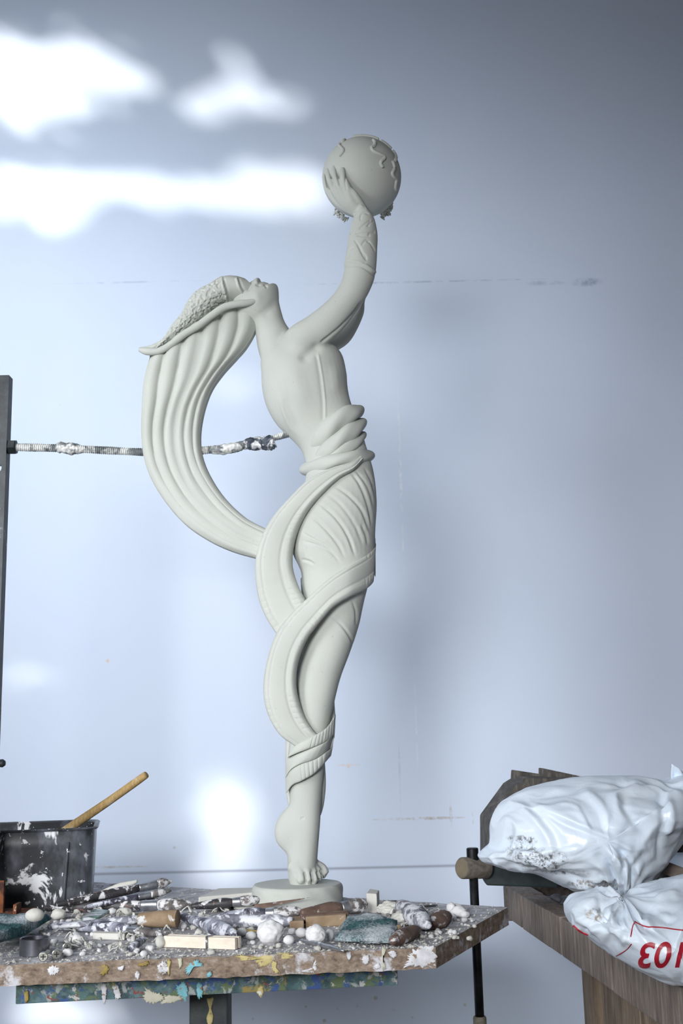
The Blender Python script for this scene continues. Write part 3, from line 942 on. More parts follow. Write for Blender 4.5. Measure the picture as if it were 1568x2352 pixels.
# apron under the board
al = at(36, 2270, 1.205); ar = at(913, 2240, 1.25)
zb = at(36, 2307, 1.205)[2]; zb2 = at(913, 2263, 1.25)[2]
zt = lambda x: board_z(x) - TH - 0.0005
g = Geo()
V = [(al[0], al[1], zb), (ar[0], ar[1], zb2), (ar[0], ar[1] + .26, zb2), (al[0], al[1] + .30, zb),
     (al[0], al[1], zt(al[0])), (ar[0], ar[1], zt(ar[0])), (ar[0], ar[1] + .26, zt(ar[0])), (al[0], al[1] + .30, zt(al[0]))]
g.add(V, [(3, 2, 1, 0), (4, 5, 6, 7), (0, 1, 5, 4), (1, 2, 6, 5), (2, 3, 7, 6), (3, 0, 4, 7)])
apron = mk('apron', g, M_APRON, stand, smooth=False, bevel=.0012)
apron['label'] = 'apron crusted with teal and blue paint'
lp = at(484, 2330, 1.34); lw = 81 * mpp(1.32)
leg = mk('leg', Geo().box((lp[0], 1.34, zb / 2 + .01), (lw, lw, zb - .02)), M_LEG, stand, smooth=False, bevel=.002)
for a in (0.4, 0.4 + 2.094, 0.4 + 4.189):
    c, s = math.cos(a), math.sin(a)
    g = Geo().box((lp[0] + .15 * c, 1.34 + .15 * s, 0.02), (.34, .05, .04), [[c, -s, 0], [s, c, 0], [0, 0, 1]])
    mk('foot', g, M_LEG, stand, smooth=False)

def flat_mat(name, c, rough=.5, var=.8, sc=60):
    return mat_simple(name, (c[0] * var, c[1] * var, c[2] * var), c, sc, rough, bmp=.3, bscale=200)
M_YEL = mat_splat('yellow_drip_paint', (0.45, 0.37, 0.14), (0.60, 0.51, 0.24), [((0.28, 0.20, 0.14), 120, .58, .05, 2.0), ((.7,.7,.66), 100, .62, .05, 5.0)], 120, .7)
M_CYAN = mat_splat('turquoise_paint', (0.16, 0.40, 0.46), (0.24, 0.55, 0.62), [((0.28, 0.20, 0.14), 140, .56, .05, 2.0)], 120, .8)
M_WHITE = mat_splat('white_plaster_splash', (0.55, 0.55, 0.58), (0.76, 0.76, 0.79), [((0.28, 0.20, 0.14), 140, .56, .05, 2.0)], 120, .85)
M_OCHRE = mat_splat('ochre_paint', (0.22, 0.16, 0.04), (0.36, 0.27, 0.07), [((0.26, 0.18, 0.12), 120, .52, .08, 2.0)], 120, .8)
M_CREAM = flat_mat('cream_drip', (0.60, 0.58, 0.46), .6)
def drip(outline, m, name, T=3.5, Yf=1.172, par=None, lab=None, jag=0.22):
    O = spl(np.vstack([outline, outline[:1]]), 73)[:-1]
    c = O.mean(0)
    rj = random.Random(int(outline[0][0] * 7 + outline[0][1]))
    O = np.array([c + (p - c) * (1 + rj.uniform(-jag, jag)) for p in O])
    o = mk(name, Geo().grid(pillow(O, c, T, 0, 4, 72, Yf, 4.0)), m, par or board)
    if lab: o['label'] = lab
    return o
def fy(px):   # depth of the board's front edge
    p = FL2 + (FR - FL2) * np.clip((at(px, 2190, 1.175)[0] - FL2[0]) / (FR[0] - FL2[0]), 0, 1)
    return p[1]
for (ol, m, nm, lab) in [
    ([(545, 2192), (570, 2197), (600, 2196), (640, 2190), (684, 2192), (660, 2201), (632, 2206), (622, 2215), (600, 2221), (592, 2212), (578, 2203), (556, 2206)], M_YEL, 'paint_drip', 'yellow paint drip'),
    ([(626, 2206), (636, 2210), (634, 2222), (642, 2234), (628, 2232), (624, 2218)], M_YEL, 'paint_drip', None),
    ([(452, 2206), (462, 2212), (466, 2219), (448, 2219), (440, 2228), (432, 2240), (426, 2232), (430, 2221), (440, 2210)], M_CYAN, 'paint_splash', 'turquoise splash'),
    ([(228, 2222), (240, 2216), (250, 2222), (248, 2234), (238, 2241), (228, 2234)], M_OCHRE, 'paint_splash', None),
    ([(320, 2211), (340, 2208), (338, 2217), (318, 2219)], M_OCHRE, 'paint_splash', None),
    ([(362, 2218), (372, 2208), (384, 2214), (386, 2230), (374, 2238), (364, 2232)], M_WHITE, 'plaster_splash', None),
    ([(384, 2204), (392, 2206), (390, 2222), (389, 2238), (386, 2238), (385, 2222)], M_YEL, 'paint_drip', None),
    ([(408, 2200), (417, 2202), (418, 2216), (412, 2225), (410, 2214)], M_CREAM, 'paint_drip', None),
    ([(310, 2236), (316, 2230), (322, 2238), (318, 2249), (312, 2246)], M_WHITE, 'plaster_splash', None),
    ([(108, 2226), (122, 2218), (136, 2226), (130, 2236), (116, 2240)], M_WHITE, 'plaster_splash', None),
    ([(270, 2222), (284, 2218), (282, 2228), (272, 2228)], M_WHITE, 'plaster_splash', None),
    ([(474, 2238), (484, 2230), (486, 2240), (476, 2246)], M_CYAN, 'paint_splash', None),
    ([(832, 2198), (844, 2192), (848, 2206), (840, 2216), (833, 2210)], M_WHITE, 'plaster_splash', None),
    ([(795, 2188), (804, 2186), (806, 2200), (799, 2204)], M_WHITE, 'plaster_splash', None),
    ([(890, 2187), (906, 2184), (910, 2196), (900, 2200)], M_WHITE, 'plaster_splash', None),
    ([(940, 2190), (960, 2178), (996, 2178), (998, 2215), (975, 2222), (946, 2218), (930, 2220), (936, 2204)], M_WHITE, 'plaster_splash', None),
    ([(857, 2220), (868, 2212), (874, 2222), (864, 2226)], M_WHITE, 'plaster_splash', None),
    ([(876, 2180), (886, 2178), (881, 2192), (880, 2208), (885, 2222), (879, 2230), (877, 2212), (877, 2195)], M_CREAM, 'paint_drip', 'pale drip running over the edge'),
    ([(690, 2230), (716, 2222), (724, 2206), (726, 2228), (712, 2234)], M_WHITE, 'plaster_splash', None)]:
    drip(ol, m, nm, 2.0, fy(ol[0][0]) - .0008, None, lab)
for (ol, m, nm) in [([(405, 2262), (425, 2256), (432, 2280), (426, 2300), (410, 2290)], M_CYAN, 'paint_splash'), ([(450, 2262), (462, 2258), (466, 2284), (455, 2292)], M_CYAN, 'paint_splash'),
                    ([(592, 2270), (602, 2262), (604, 2282), (598, 2290), (590, 2280)], M_YEL, 'paint_drip'), ([(232, 2262), (244, 2262), (243, 2300), (236, 2300)], M_WHITE, 'plaster_drip'),
                    ([(258, 2266), (270, 2264), (278, 2290), (266, 2294)], M_WHITE, 'plaster_drip'), ([(334, 2270), (360, 2280), (380, 2290), (360, 2303), (345, 2304), (330, 2294)], M_CREAM, 'plaster_drip'),
                    ([(375, 2285), (420, 2290), (400, 2302), (370, 2304)], M_CREAM, 'plaster_drip'), ([(55, 2280), (64, 2276), (66, 2296), (58, 2302)], M_OCHRE, 'paint_splash')]:
    Yq = al[1] + (ar[1] - al[1]) * (ol[0][0] - 36) / 877
    drip(ol, m, nm, 2.5, Yq - .0006, apron, None, .2)
drip([(474, 2292), (490, 2292), (486, 2316), (490, 2336), (482, 2362), (474, 2340), (480, 2318)], M_YEL, 'paint_drip', 3, 1.34 - lw / 2 - .0006, leg, None, .05)

# ------------------------------------------------------------------ armature post with its threaded rod
M_STEEL = mat_splat('smeared_steel', (0.012, 0.016, 0.019), (0.035, 0.042, 0.048), [((0.25, 0.27, 0.32), 28, .62, .10, 3.0), ((0.12, 0.05, 0.03), 50, .66, .05, 8.0)], 50, .5, .1, .3)
M_ROD = mat_splat('plastered_rod', (0.10, 0.12, 0.13), (0.30, 0.31, 0.31), [((0.75, 0.75, 0.73), 60, .44, .10, 3.0), ((0.16, 0.05, 0.04), 70, .66, .05, 6.0)], 90, .6, .2, .3)
M_LUMP = mat_splat('caked_clamp', (0.03, 0.04, 0.06), (0.10, 0.12, 0.15), [((0.72, 0.72, 0.74), 75, .50, .06, 3.0), ((0.30, 0.10, 0.05), 90, .66, .05, 6.0)], 90, .6, .2, .5)
M_RUST = mat_splat('rusty_iron', (0.10, 0.03, 0.012), (0.24, 0.08, 0.03), [((0.05, 0.02, 0.015), 60, .52, .10, 2.0), ((0.7, 0.68, 0.64), 70, .66, .03, 6.0)], 80, .85, .2, .6)
pt_top = at(25, 866, YS)
pw = 0.036
px0 = pt_top[0] - pw / 2
pz0 = board_z(px0)
arm = thing('armature_stand', (px0, YS, pz0), 'dark steel post with a threaded rod running into the statue', 'armature')
me = new_mesh('post', *(lambda q: (q.V(), q.f))(Geo().box((px0, YS, (pz0 + pt_top[2]) / 2), (pw, pw * .5, pt_top[2] - pz0))))
po = link('post', me, M_STEEL, arm, smooth=False)
cut = Geo()
for py in (1078, 1172, 1272, 1372):
    h = at(0, py, YS)
    cut.tube([(px0 + .006, YS - .05, h[2]), (px0 + .006, YS + .05, h[2])], .0065, 20)
cme = new_mesh('cut', cut.V(), cut.f)
bm = bmesh.new(); bm.from_mesh(cme); bmesh.ops.recalc_face_normals(bm, faces=bm.faces); bm.to_mesh(cme); bm.free()
co_ = bpy.data.objects.new('cut', cme); COL.objects.link(co_)
bpy.context.view_layer.update()
md = po.modifiers.new('b', 'BOOLEAN'); md.operation = 'DIFFERENCE'; md.object = co_; md.solver = 'EXACT'
dg = bpy.context.evaluated_depsgraph_get()
nm_ = bpy.data.meshes.new_from_object(po.evaluated_get(dg))
po.modifiers.clear(); po.data = nm_; nm_.name = 'post'
bpy.data.objects.remove(co_)
if not nm_.materials: nm_.materials.append(M_STEEL)
nm_.polygons.foreach_set('use_smooth', [False] * len(nm_.polygons))
# threaded rod
def thread(pxs, r, pitch_px):
    P = spl([ptd(x, y, d) for x, y, d in pxs], 200)
    L = np.r_[0, np.cumsum(np.linalg.norm(np.diff(P, axis=0), axis=1))]
    n = int(L[-1] / (pitch_px * S_PX)) * 2
    s = np.linspace(0, L[-1], n)
    Q = np.stack([np.interp(s, L, P[:, k]) for k in range(3)], 1)
    rad = np.where(np.arange(n) % 2 == 0, r, r * .80) * S_PX
    rad = rad * (1 + .10 * np.array([mnoise.noise(Vector((x * 40, 0, 5))) for x in Q[:, 0]]))
    return Geo().tube(Q, rad, 16)
mk('threaded_rod', thread([(20, 1027, 0), (150, 1030, 0), (345, 1039, 0), (440, 1037, 0), (575, 1022, 0)], 9.5, 4.6), M_ROD, arm, smooth=False)
mk('threaded_rod', thread([(610, 1012, 0), (650, 1000, 0), (700, 988, 0)], 8.5, 4.2), M_ROD, arm, smooth=False)
def caked(pxs, rads, name, m, seed, amp=.35):
    P = [ptd(*q) for q in pxs]
    g = Geo().tube(P, np.array(rads) * S_PX, 28, 60)
    V = g.V(); V2 = V.copy()
    cl = spl(P, 60)
    nz = vnoise(V, 150, 3, seed)
    for i in range(len(V)):
        c = cl[np.argmin(((cl - V[i]) ** 2).sum(1))]
        V2[i] = c + (V[i] - c) * (1 + amp * nz[i])
    g.v = [V2]
    return mk(name, g, m, arm)
caked([(556, 1024, 0), (570, 1020, 0), (600, 1018, 0), (626, 1017, 0), (631, 1016, 0)], [8, 13, 15, 15, 7], 'coupling', M_LUMP, 3)
caked([(480, 1034, 0), (510, 1033, 0), (540, 1027, 0), (560, 1022, 0)], [7, 11, 11.5, 9], 'plaster_crust', M_ROD, 9)
caked([(122, 1028, 0), (140, 1028, 0), (170, 1031, 0), (190, 1032, 0)], [6, 12, 12.5, 8], 'plaster_crust', M_ROD, 14, .3)
hx = at(30, 1027, YS)
G = []
for k, (x, r) in enumerate([(20, 15), (21.5, 17.5), (36, 17.5), (38, 15)]):
    c = at(x, 1027, YS); th = np.arange(6) * math.pi / 3 + .3
    G.append(np.stack([np.full(6, c[0]), c[1] + r * S_PX * np.cos(th), c[2] + r * S_PX * np.sin(th)], 1))
mk('nut', Geo().grid(np.array(G)), M_STEEL, arm, smooth=False)
b0 = at(-10, 1753, YS); b1 = at(12, 1753, YS)
mk('bolt', Geo().tube([b0 - np.array([.01, 0, 0]), b0, b1 - np.array([.003, 0, 0]), b1], [.0045, .0045, .0052, .003], 12), M_STEEL, arm)
# rusty feet of the post
f1 = at(75, 2080, YS - .03)
g = Geo().box((f1[0] - .045, YS - .03, board_z(f1[0] - .05) + .0085), (.09, .05, .015))
mk('foot_plate', g, M_RUST, arm, smooth=False, bevel=.001)
c = at(40, 2070, YS - .045); g = Geo().box((c[0], c[1], board_z(c[0]) + .013), (.004, .022, .026))
mk('foot_plate', g, M_RUST, arm, smooth=False)
ctop = at(11, 2022, YS - .04)
g = Geo().box((ctop[0] - .016, YS - .04, (ctop[2] + board_z(ctop[0])) / 2), (.032, .006, ctop[2] - board_z(ctop[0])))
mk('foot_bracket', g, M_RUST, arm, smooth=False, bevel=.001)

# ------------------------------------------------------------------ bucket and stirring stick
def bucket_material():
    m, nt, b = nodes('splashed_black_plastic')
    v = pos(nt, 'Object', (1, 1, .55))
    v0 = pos(nt)
    col = ramp(nt, tex_noise(nt, v0, 14, 4), [(0.3, (0.018, 0.02, 0.024)), (0.7, (0.05, 0.052, 0.056))])
    haze = ramp(nt, tex_noise(nt, v, 22, 5, .6), [(0.50, 0.0), (0.72, .5)])
    col = mix(nt, haze, col, (0.35, 0.37, 0.46))
    s1 = ramp(nt, tex_noise(nt, v, 17, 6, .62, .6), [(0.605, 0.0), (0.625, 1.0)])
    s2 = ramp(nt, tex_noise(nt, v0, 85, 4, .6), [(0.64, 0.0), (0.66, 1.0)])
    k = math_n(nt, 'MAXIMUM', s1, s2)
    col = mix(nt, k, col, (0.80, 0.80, 0.82))
    nt.links.new(col, b.inputs['Base Color'])
    nt.links.new(ramp(nt, k, [(0, .32), (1, .85)]), b.inputs['Roughness'])
    bump(nt, b, k, .4, .001)
    return m
M_BUCK = bucket_material()
rfz = at(100, 1906, 1.52)[2]
bxr = at(229, 1900, 1.56)[0]; bxb = at(207, 2060, 1.56)[0]
bcy, bhy = 1.63, 0.085
bhx = 0.145; bcx = bxr - bhx
bz0 = board_z(bcx) + .001
bucket = thing('bucket', (bcx, bcy, bz0), 'black rectangular plastic bucket splashed with white plaster', 'bucket')
def rrect(cx, cy, hx, hy, r, z, k=10):
    P = []
    for (sx, sy, a0_) in ((1, 1, 0), (-1, 1, 90), (-1, -1, 180), (1, -1, 270)):
        for i in range(k):
            a = math.radians(a0_ + 90 * i / (k - 1))
            P.append((cx + sx * (hx - r) + r * math.cos(a), cy + sy * (hy - r) + r * math.sin(a), z))
    return np.array(P)
sh = bxr - bxb - .004
Hh = rfz - bz0
prof = [(sh + .02, 0.0), (sh, .003), (sh * .72, Hh * .4), (sh * .50, Hh * .78), (sh * .48, Hh * .845), (.0035, Hh * .85), (.003, Hh * .965), (0.0, Hh * .97), (-.001, Hh * .985), (.001, Hh), (.004, Hh * .995), (.0065, Hh * .97), (sh * .55, Hh * .8), (sh * .8, Hh * .35), (sh + .004, .006), (sh + .04, .005)]
G = np.array([rrect(bcx, bcy, bhx - d, bhy - d, .028 - min(d, .012) * .6, bz0 + z) for d, z in prof])
mk('tub', Geo().grid(G, cap=True), M_BUCK, bucket, sharp=.7)
for dx in (-.036, -.022):
    g = Geo().tube([(bxr + dx - .001, bcy - bhy + sh * .45 + (.004 if dx > -.03 else .0), bz0 + Hh * .83), (bxr + dx - .006, bcy - bhy + sh * .9 + (.004 if dx > -.03 else 0), bz0 + .004)],   .0022, 8, 6)
    mk('rib', g, M_BUCK, bucket)
G = np.array([rrect(bcx, bcy, (bhx - sh * .9) * s, (bhy - sh * .9) * s, .02 * s, bz0 + .02 + .006 * (1 - s)) for s in (1, .8, .5, .2)])
pl = mk('plaster_residue', Geo().grid(G, wrap=True), M_WHITE, bucket); pl['label'] = 'dried white plaster in the bottom'
M_WOODST = mat_splat('stained_stick_wood', (0.30, 0.19, 0.07), (0.45, 0.31, 0.13), [((0.55, 0.45, 0.36), 30, .55, .1, 2.0)], 60, .7, 0, .3, (6, 6, 1))
s1 = at(332, 1782, 1.60); s0 = at(172, 1893, 1.64)
sbot = s0 + (s0 - s1) * .42
st = mk('stirring_stick', Geo().tube([sbot, s0, (s0 + s1) / 2 + np.array([0, 0, -.0008]), s1 * .985 + s0 * .015, s1], [.0062, .0062, .0056, .0052, .0035], 14, 30), M_WOODST)
tag(st, 'slim wooden stirring stick leaning out of the black bucket', 'stick')

_cr = Vector((bxr, bcy - bhy, 0)); _rot = Matrix.Translation(_cr) @ Matrix.Rotation(math.radians(11), 4, 'Z') @ Matrix.Translation(-_cr)
bucket.location = _rot @ bucket.location; bucket.rotation_euler = (0, 0, math.radians(11))

# ------------------------------------------------------------------ tools lying on the board
SPL = [((0.80, 0.80, 0.83), 85, .50, .05, 3.0), ((0.45, 0.42, 0.40), 60, .62, .05, 7.0)]
M_HPUR = mat_splat('purple_handle_splashed', (0.03, 0.028, 0.04), (0.09, 0.085, 0.125), [((0.34, 0.35, 0.42), 50, .47, .10, 8.0), ((0.70, 0.71, 0.78), 85, .52, .06, 3.0)], 50, .5)
M_HBLK = mat_splat('black_handle_splashed', (0.02, 0.02, 0.022), (0.06, 0.055, 0.06), [((0.74, 0.73, 0.74), 80, .53, .05, 5.0), ((.25, .12, .10), 70, .62, .05, 1.)], 50, .5)
M_HGRY = mat_splat('plastered_handle', (0.12, 0.12, 0.15), (0.28, 0.28, 0.33), [((0.76, 0.76, 0.80), 60, .47, .08, 5.0), ((.06, .05, .08), 70, .62, .05, 1.)], 60, .75)
M_HBRN = mat_splat('brown_handle_dusty', (0.10, 0.06, 0.045), (0.20, 0.13, 0.10), [((0.62, 0.60, 0.62), 70, .55, .06, 5.0)], 60, .7)
M_METAL = mat_splat('dull_metal', (0.28, 0.29, 0.31), (0.48, 0.49, 0.52), [((0.75, .75, .78), 80, .58, .05, 2.0)], 90, .35, .8, .1)
M_BRIS = mat_splat('stiff_bristle', (0.08, 0.07, 0.07), (0.2, .18, .17), [((0.70, 0.69, 0.70), 90, .48, .08, 2.0)], 120, .9, 0, .6)
M_TAN = mat_splat('bare_wood_dusty', (0.24, 0.16, 0.09), (0.36, 0.26, 0.17), [((0.66, 0.65, 0.64), 60, .60, .06, 2.0)], 60, .8)
M_CLAY = mat_plaster('dry_clay', (0.56, 0.545, 0.50), (0.66, 0.645, 0.60), .4)
M_CLAYW = mat_plaster('white_clay', (0.74, 0.73, 0.73), (0.80, 0.79, 0.80), .4)

def base_of(P):
    P = np.asarray(P); return (P[:, 0].mean(), P[:, 1].mean(), P[:, 2].min())
def brush(label, A, B, r, m=None, parts=(.62, .74), bend=0.0, flat=1.0, tip=.8):
    """paint brush: tail at A, bristles at B"""
    A, B = pt(A), pt(B)
    mid = lambda t: A + (B - A) * t + np.array([0, 0, bend * math.sin(math.pi * t)])
    t = thing('paint_brush', base_of([A, B]), label, 'brush', 'crusted brushes on the board')
    hp, fp = parts
    mk('handle', Geo().tube([mid(0), mid(.03), mid(hp * .35), mid(hp * .75), mid(hp)], np.array([.35, .6, .85, 1.1, .8]) * r, 12, 24), m or M_HBLK, t)
    mk('ferrule', Geo().tube([mid(hp), mid(hp + .01), mid(fp - .01), mid(fp)], np.array([.85, .9, 1.0, 1.0]) * r, 12, None, flat), M_METAL, t)
    mk('bristles', Geo().tube([mid(fp), mid(fp + (1 - fp) * .4), mid(fp + (1 - fp) * .8), mid(1)], np.array([1.0, 1.15, tip, tip * .4]) * r, 12, 12, flat), M_BRIS, t)
    return t
def tool(name, label, cat, A, B, rads, m, bend=0.0, flat=1.0, n=30, nz=.12, m_=12, group=None):
    A, B = pt(A), pt(B)
    k = len(rads)
    P = [A + (B - A) * i / (k - 1) + np.array([0, 0, bend * math.sin(math.pi * i / (k - 1))]) for i in range(k)]
    g = Geo().tube(P, rads, m_, n, flat)
    V = g.V()
    if nz:
        d = vnoise(V, 130, 2, A[0] * 50) * nz * max(rads)
        V = V + np.stack([d * .3, d * .4, d], 1); g.v = [V]
    return tag(mk(name, g, m), label, cat, group)

brush('long thin crusted brush rising to the right beside the bucket', ('y', 130, 2078, 1.50), ('y', 396, 2024, 1.56), .0058, M_HBLK, (.70, .86), 0, 1, .5)
brush('thin brush with dark pointed tip below the rising long brush', ('y', 200, 2082, 1.49), ('y', 393, 2046, 1.53), .0042, M_HPUR, (.60, .75), 0, 1, .6)
tool('wooden_dowel', 'thin dark dowel end poking out under the rising brushes', 'dowel', ('y', 240, 2072, 1.52), ('y', 362, 2064, 1.54), [.003, .0034, .0034, .002], M_HBLK)
tool('modelling_stick', 'pale plastered stick tip sticking up behind the rising brushes', 'stick', ('y', 230, 2052, 1.58), ('y', 315, 2024, 1.58), [.003, .004, .005, .004, .002], M_CLAY)
brush('long black brush lying flat in front of the bucket', ('b', 105, 2086, .007), ('b', 440, 2076, .009), .0068, M_HBLK, (.66, .78))
brush('dark purple handled brush ending in a pale flat tip', ('b', 112, 2128, .007), ('b', 372, 2147, .006), .0062, M_HPUR, (.72, .80), .004, .6)
# spatula with wooden end
t = thing('wooden_scraper', base_of([onb(300, 2120)]), 'plaster-coated scraper with a bare brown wooden butt', 'scraper')
A, B, Cc = onb(125, 2128, .012), onb(320, 2112, .014), onb(408, 2110, .014)
mk('blade', Geo().tube([A, A * .6 + B * .4, B], [.0035, .0062, .0085], 14, 20, .6), M_HGRY, t)
mk('butt', Geo().tube([B, B * .6 + Cc * .4, Cc * .9 + B * .1, Cc, Cc + np.array([.0004, 0, 0])], [.0085, .0105, .0115, .0115, .008], 14, None, .85), M_TAN, t, sharp=.6)
tool('modelling_stick', 'dark stick slanting down to a blunt crusted end by the clothes peg', 'stick', ('b', 402, 2100, .013), ('b', 542, 2146, .012), [.003, .0042, .005, .006, .008, .0078, .003], M_HPUR)
tool('modelling_stick', 'plaster-white stick lying level between peg and statue base', 'stick', ('b', 452, 2116, .008), ('b', 672, 2116, .008), [.004, .007, .0075, .0065, .0075, .004], M_HGRY)
brush('fat blue-grey brush pointing at the statue base', ('b', 508, 2104, .011), ('b', 694, 2093, .013), .0068, M_HPUR, (.55, .66), 0, .9, .9)
brush('dark brush behind the fat blue-grey one, left of the base', ('b', 440, 2082, .012), ('b', 596, 2066, .016), .0058, M_HBLK, (.6, .72))
brush('dark mottled brush crossing in front of the statue base', ('b', 690, 2098, .012), ('b', 842, 2078, .012), .0078, M_HBRN, (.6, .7), 0, 1, 1.0)
tool('modelling_stick', 'short mottled stick half under the green scouring pad', 'stick', ('b', 690, 2112, .008), ('b', 800, 2104, .008), [.005, .006, .006, .005], M_HBRN)
tool('modelling_stick', 'sausage-shaped plastered stick slanting right of the scouring pad', 'stick', ('b', 914, 2078, .014), ('b', 985, 2126, .011), [.003, .009, .0105, .0115, .012, .008, .003], M_HGRY)
tool('modelling_stick', 'short black-grey stick end near the white clay lump', 'stick', ('b', 985, 2122, .008), ('b', 1033, 2104, .009), [.005, .008, .0095, .008, .003], M_HBRN)
tool('modelling_stick', 'brown crusted stick stub at the front of the scouring pad', 'stick', ('b', 900, 2162, .007), ('b', 962, 2134, .008), [.004, .0075, .008, .007, .003], M_HBRN)
tool('wire_tool', 'thin dark wire lying at the back right of the board', 'wire', ('b', 940, 2084, .004), ('b', 1004, 2080, .004), [.0012, .0016, .0016, .0012], M_HBLK, n=10)
tool('wire_tool', 'short dark wire sticking out behind the sausage-shaped stick', 'wire', ('b', 872, 2078, .012), ('b', 908, 2070, .012), [.001, .0014, .001], M_HBLK, n=10)
tool('wire_tool', 'thin dark wire at the foot of the green scouring pad', 'wire', ('b', 690, 2160, .003), ('b', 790, 2184, .003), [.0012, .003, .0026, .001], M_METAL, n=12)
tool('wire_tool', 'thin brass-coloured wire behind the small clay balls', 'wire', ('b', 540, 2134, .006), ('b', 596, 2140, .006), [.001, .0014, .001], M_OCHRE, n=10)
tool('modelling_stick', 'dark slim stick in front of the pale flat tip', 'stick', ('b', 300, 2178, .005), ('b', 330, 2158, .008), [.003, .0042, .003], M_HPUR)
# triangular knife leaning on the base
kn = Geo()
k0, k1 = at(584, 2086, 1.415), at(713, 2061, 1.405)
up = np.array([0, 0, .0055])
d = np.array([0, .0012, 0])
kn.add([k0 - up * .55, k0 + up * .75, k1, k0 - up * .55 + d, k0 + up * .75 + d, k1 + d], [(0, 2, 1), (3, 4, 5), (0, 1, 4, 3), (1, 2, 5, 4), (2, 0, 3, 5)])
tag(mk('clay_knife', kn, M_HBRN, smooth=False), 'dark pointed clay knife leaning against the front of the base', 'knife')
# flat plank of clay behind the brushes
def slab(name, label, cat, pts, th, m, lift=0.0, bev=.0015, group=None):
    P = [onb(x, y, lift) for x, y in pts]
    n = len(P)
    V = [p for p in P] + [p + np.array([0, 0, th]) for p in P]
    F = [tuple(range(n))[::-1], tuple(range(n, 2 * n))] + [(i, (i + 1) % n, n + (i + 1) % n, n + i) for i in range(n)]
    return tag(mk(name, Geo().add(V, F), m, smooth=False, bevel=bev), label, cat, group)
slab('clay_slab', 'flat slab of pale clay behind the brushes left of the base', 'slab', [(455, 2088), (588, 2076), (590, 2064), (500, 2066)], .014, M_CLAY, .006)
slab('clay_block', 'small square block of pale clay behind the scouring pad', 'block', [(842, 2096), (866, 2098), (872, 2088), (850, 2084)], .022, M_CLAY)
slab('wood_offcut', 'flat tan wood offcut between the clay ball and scouring pad', 'offcut', [(702, 2132), (795, 2126), (800, 2116), (706, 2120)], .012, M_TAN)
slab('wood_offcut', 'small tan wood offcut left of the flat one, by the big clay ball', 'offcut', [(665, 2136), (698, 2134), (698, 2122), (668, 2124)], .009, M_TAN)
slab('glass_shard', 'greenish glass shard dusted white among the clay crumbs', 'shard', [(185, 2118), (225, 2114), (252, 2098), (215, 2094)], .004, mat_splat('green_glass_dusty', (.05, .12, .08), (.10, .20, .14), [((.72, .74, .76), 30, .46, .06, 4.)], 40, .2), .012)
slab('clay_dish', 'shallow white plastered dish under the purple brush', 'dish', [(212, 2158), (286, 2160), (300, 2148), (226, 2144)], .007, M_CLAY, .0)

# clothes peg
M_PEG = mat_simple('pale_peg_wood', (0.74, 0.64, 0.53), (0.82, 0.73, 0.62), 30, .6, bmp=.15, stretch=(1, 8, 8))
q0, q1 = onb(379, 2176, .0), onb(543, 2182, .0)
pegd = (q1 - q0); L = np.linalg.norm(pegd); pegd /= L
peg = thing('clothes_peg', ((q0 + q1) / 2), 'pale wooden clothes peg lying at the front edge of the board', 'clothes peg')
nrm = np.cross(np.array([0, 0, 1]), pegd); nrm /= np.linalg.norm(nrm); upv = np.cross(pegd, nrm)
RR = np.stack([pegd, nrm, upv], 1)
for k, off in ((0, 0), (1, .0078)):
    prof_ = [(0, .003), (.05, .0), (.35, .0), (.50, .0), (.60, .0), (.97, .0), (1, .001)]
    c = (q0 + q1) / 2 + nrm * off + upv * .0062
    g = Geo().box(c, (L, .0052, .0112), RR)
    mk('prong', g, M_PEG, peg, smooth=False, bevel=.0006)
g = Geo()
for t_ in (.608, .622):
    c = q0 + pegd * L * t_
    g.tube([c - nrm * .0035 + upv * .0004, c - nrm * .0035 + upv * .0124, c + nrm * .011 + upv * .0124, c + nrm * .011 + upv * .0004], .0007, 8)
g.tube([q0 + pegd * L * .60 + nrm * .0039 + upv * .0062, q0 + pegd * L * .635 + nrm * .0039 + upv * .0062], .003, 12)
mk('spring', g, M_METAL, peg)

# scouring pads
def pad(label, pts, lifts, th, m, seed):
    P = [onb(x, y, l) for (x, y), l in zip(pts, lifts)]   # 4 corners: front-left, front-right, back-right, back-left
    n, k = 60, 40
    V = []; 
    for side in (0, 1):
        for j in range(k):
            for i in range(n):
                u, w = i / (n - 1), j / (k - 1)
                p = (P[0] * (1 - u) + P[1] * u) * (1 - w) + (P[3] * (1 - u) + P[2] * u) * w
                e = 1 - max(abs(2 * u - 1) ** 14, abs(2 * w - 1) ** 14)
                q = np.array(p)
                nzv = mnoise.fractal(Vector((p[0] * 28 + seed, p[1] * 28, 0)), 1, 2, 2) * .004 + mnoise.noise(Vector((p[0] * 420, p[1] * 420, seed))) * .0012
                wob = mnoise.noise(Vector((w * 5 + seed, u * 5, 1))) * .004
                q[0] += wob * (1 - e); q[1] += wob * (1 - e)
                q[2] += (th * (.35 + .65 * e) + nzv) if side else (th * .3 * (1 - e))
                V.append(q)
    F = []
    o2 = n * k
    for j in range(k - 1):
        for i in range(n - 1):
            a = j * n + i
            F.append((a, a + n, a + n + 1, a + 1)); F.append((o2 + a, o2 + a + 1, o2 + a + n + 1, o2 + a + n))
    for i in range(n - 1):
        F.append((i, i + 1, o2 + i + 1, o2 + i)); a = (k - 1) * n + i; F.append((a, o2 + a, o2 + a + 1, a + 1))
    for j in range(k - 1):
        a = j * n; F.append((a, o2 + a, o2 + a + n, a + n)); a = j * n + n - 1; F.append((a, a + n, o2 + a + n, o2 + a))
    return tag(mk('scouring_pad', Geo().add(np.array(V), F), m), label, 'scouring pad', 'green scouring pads')
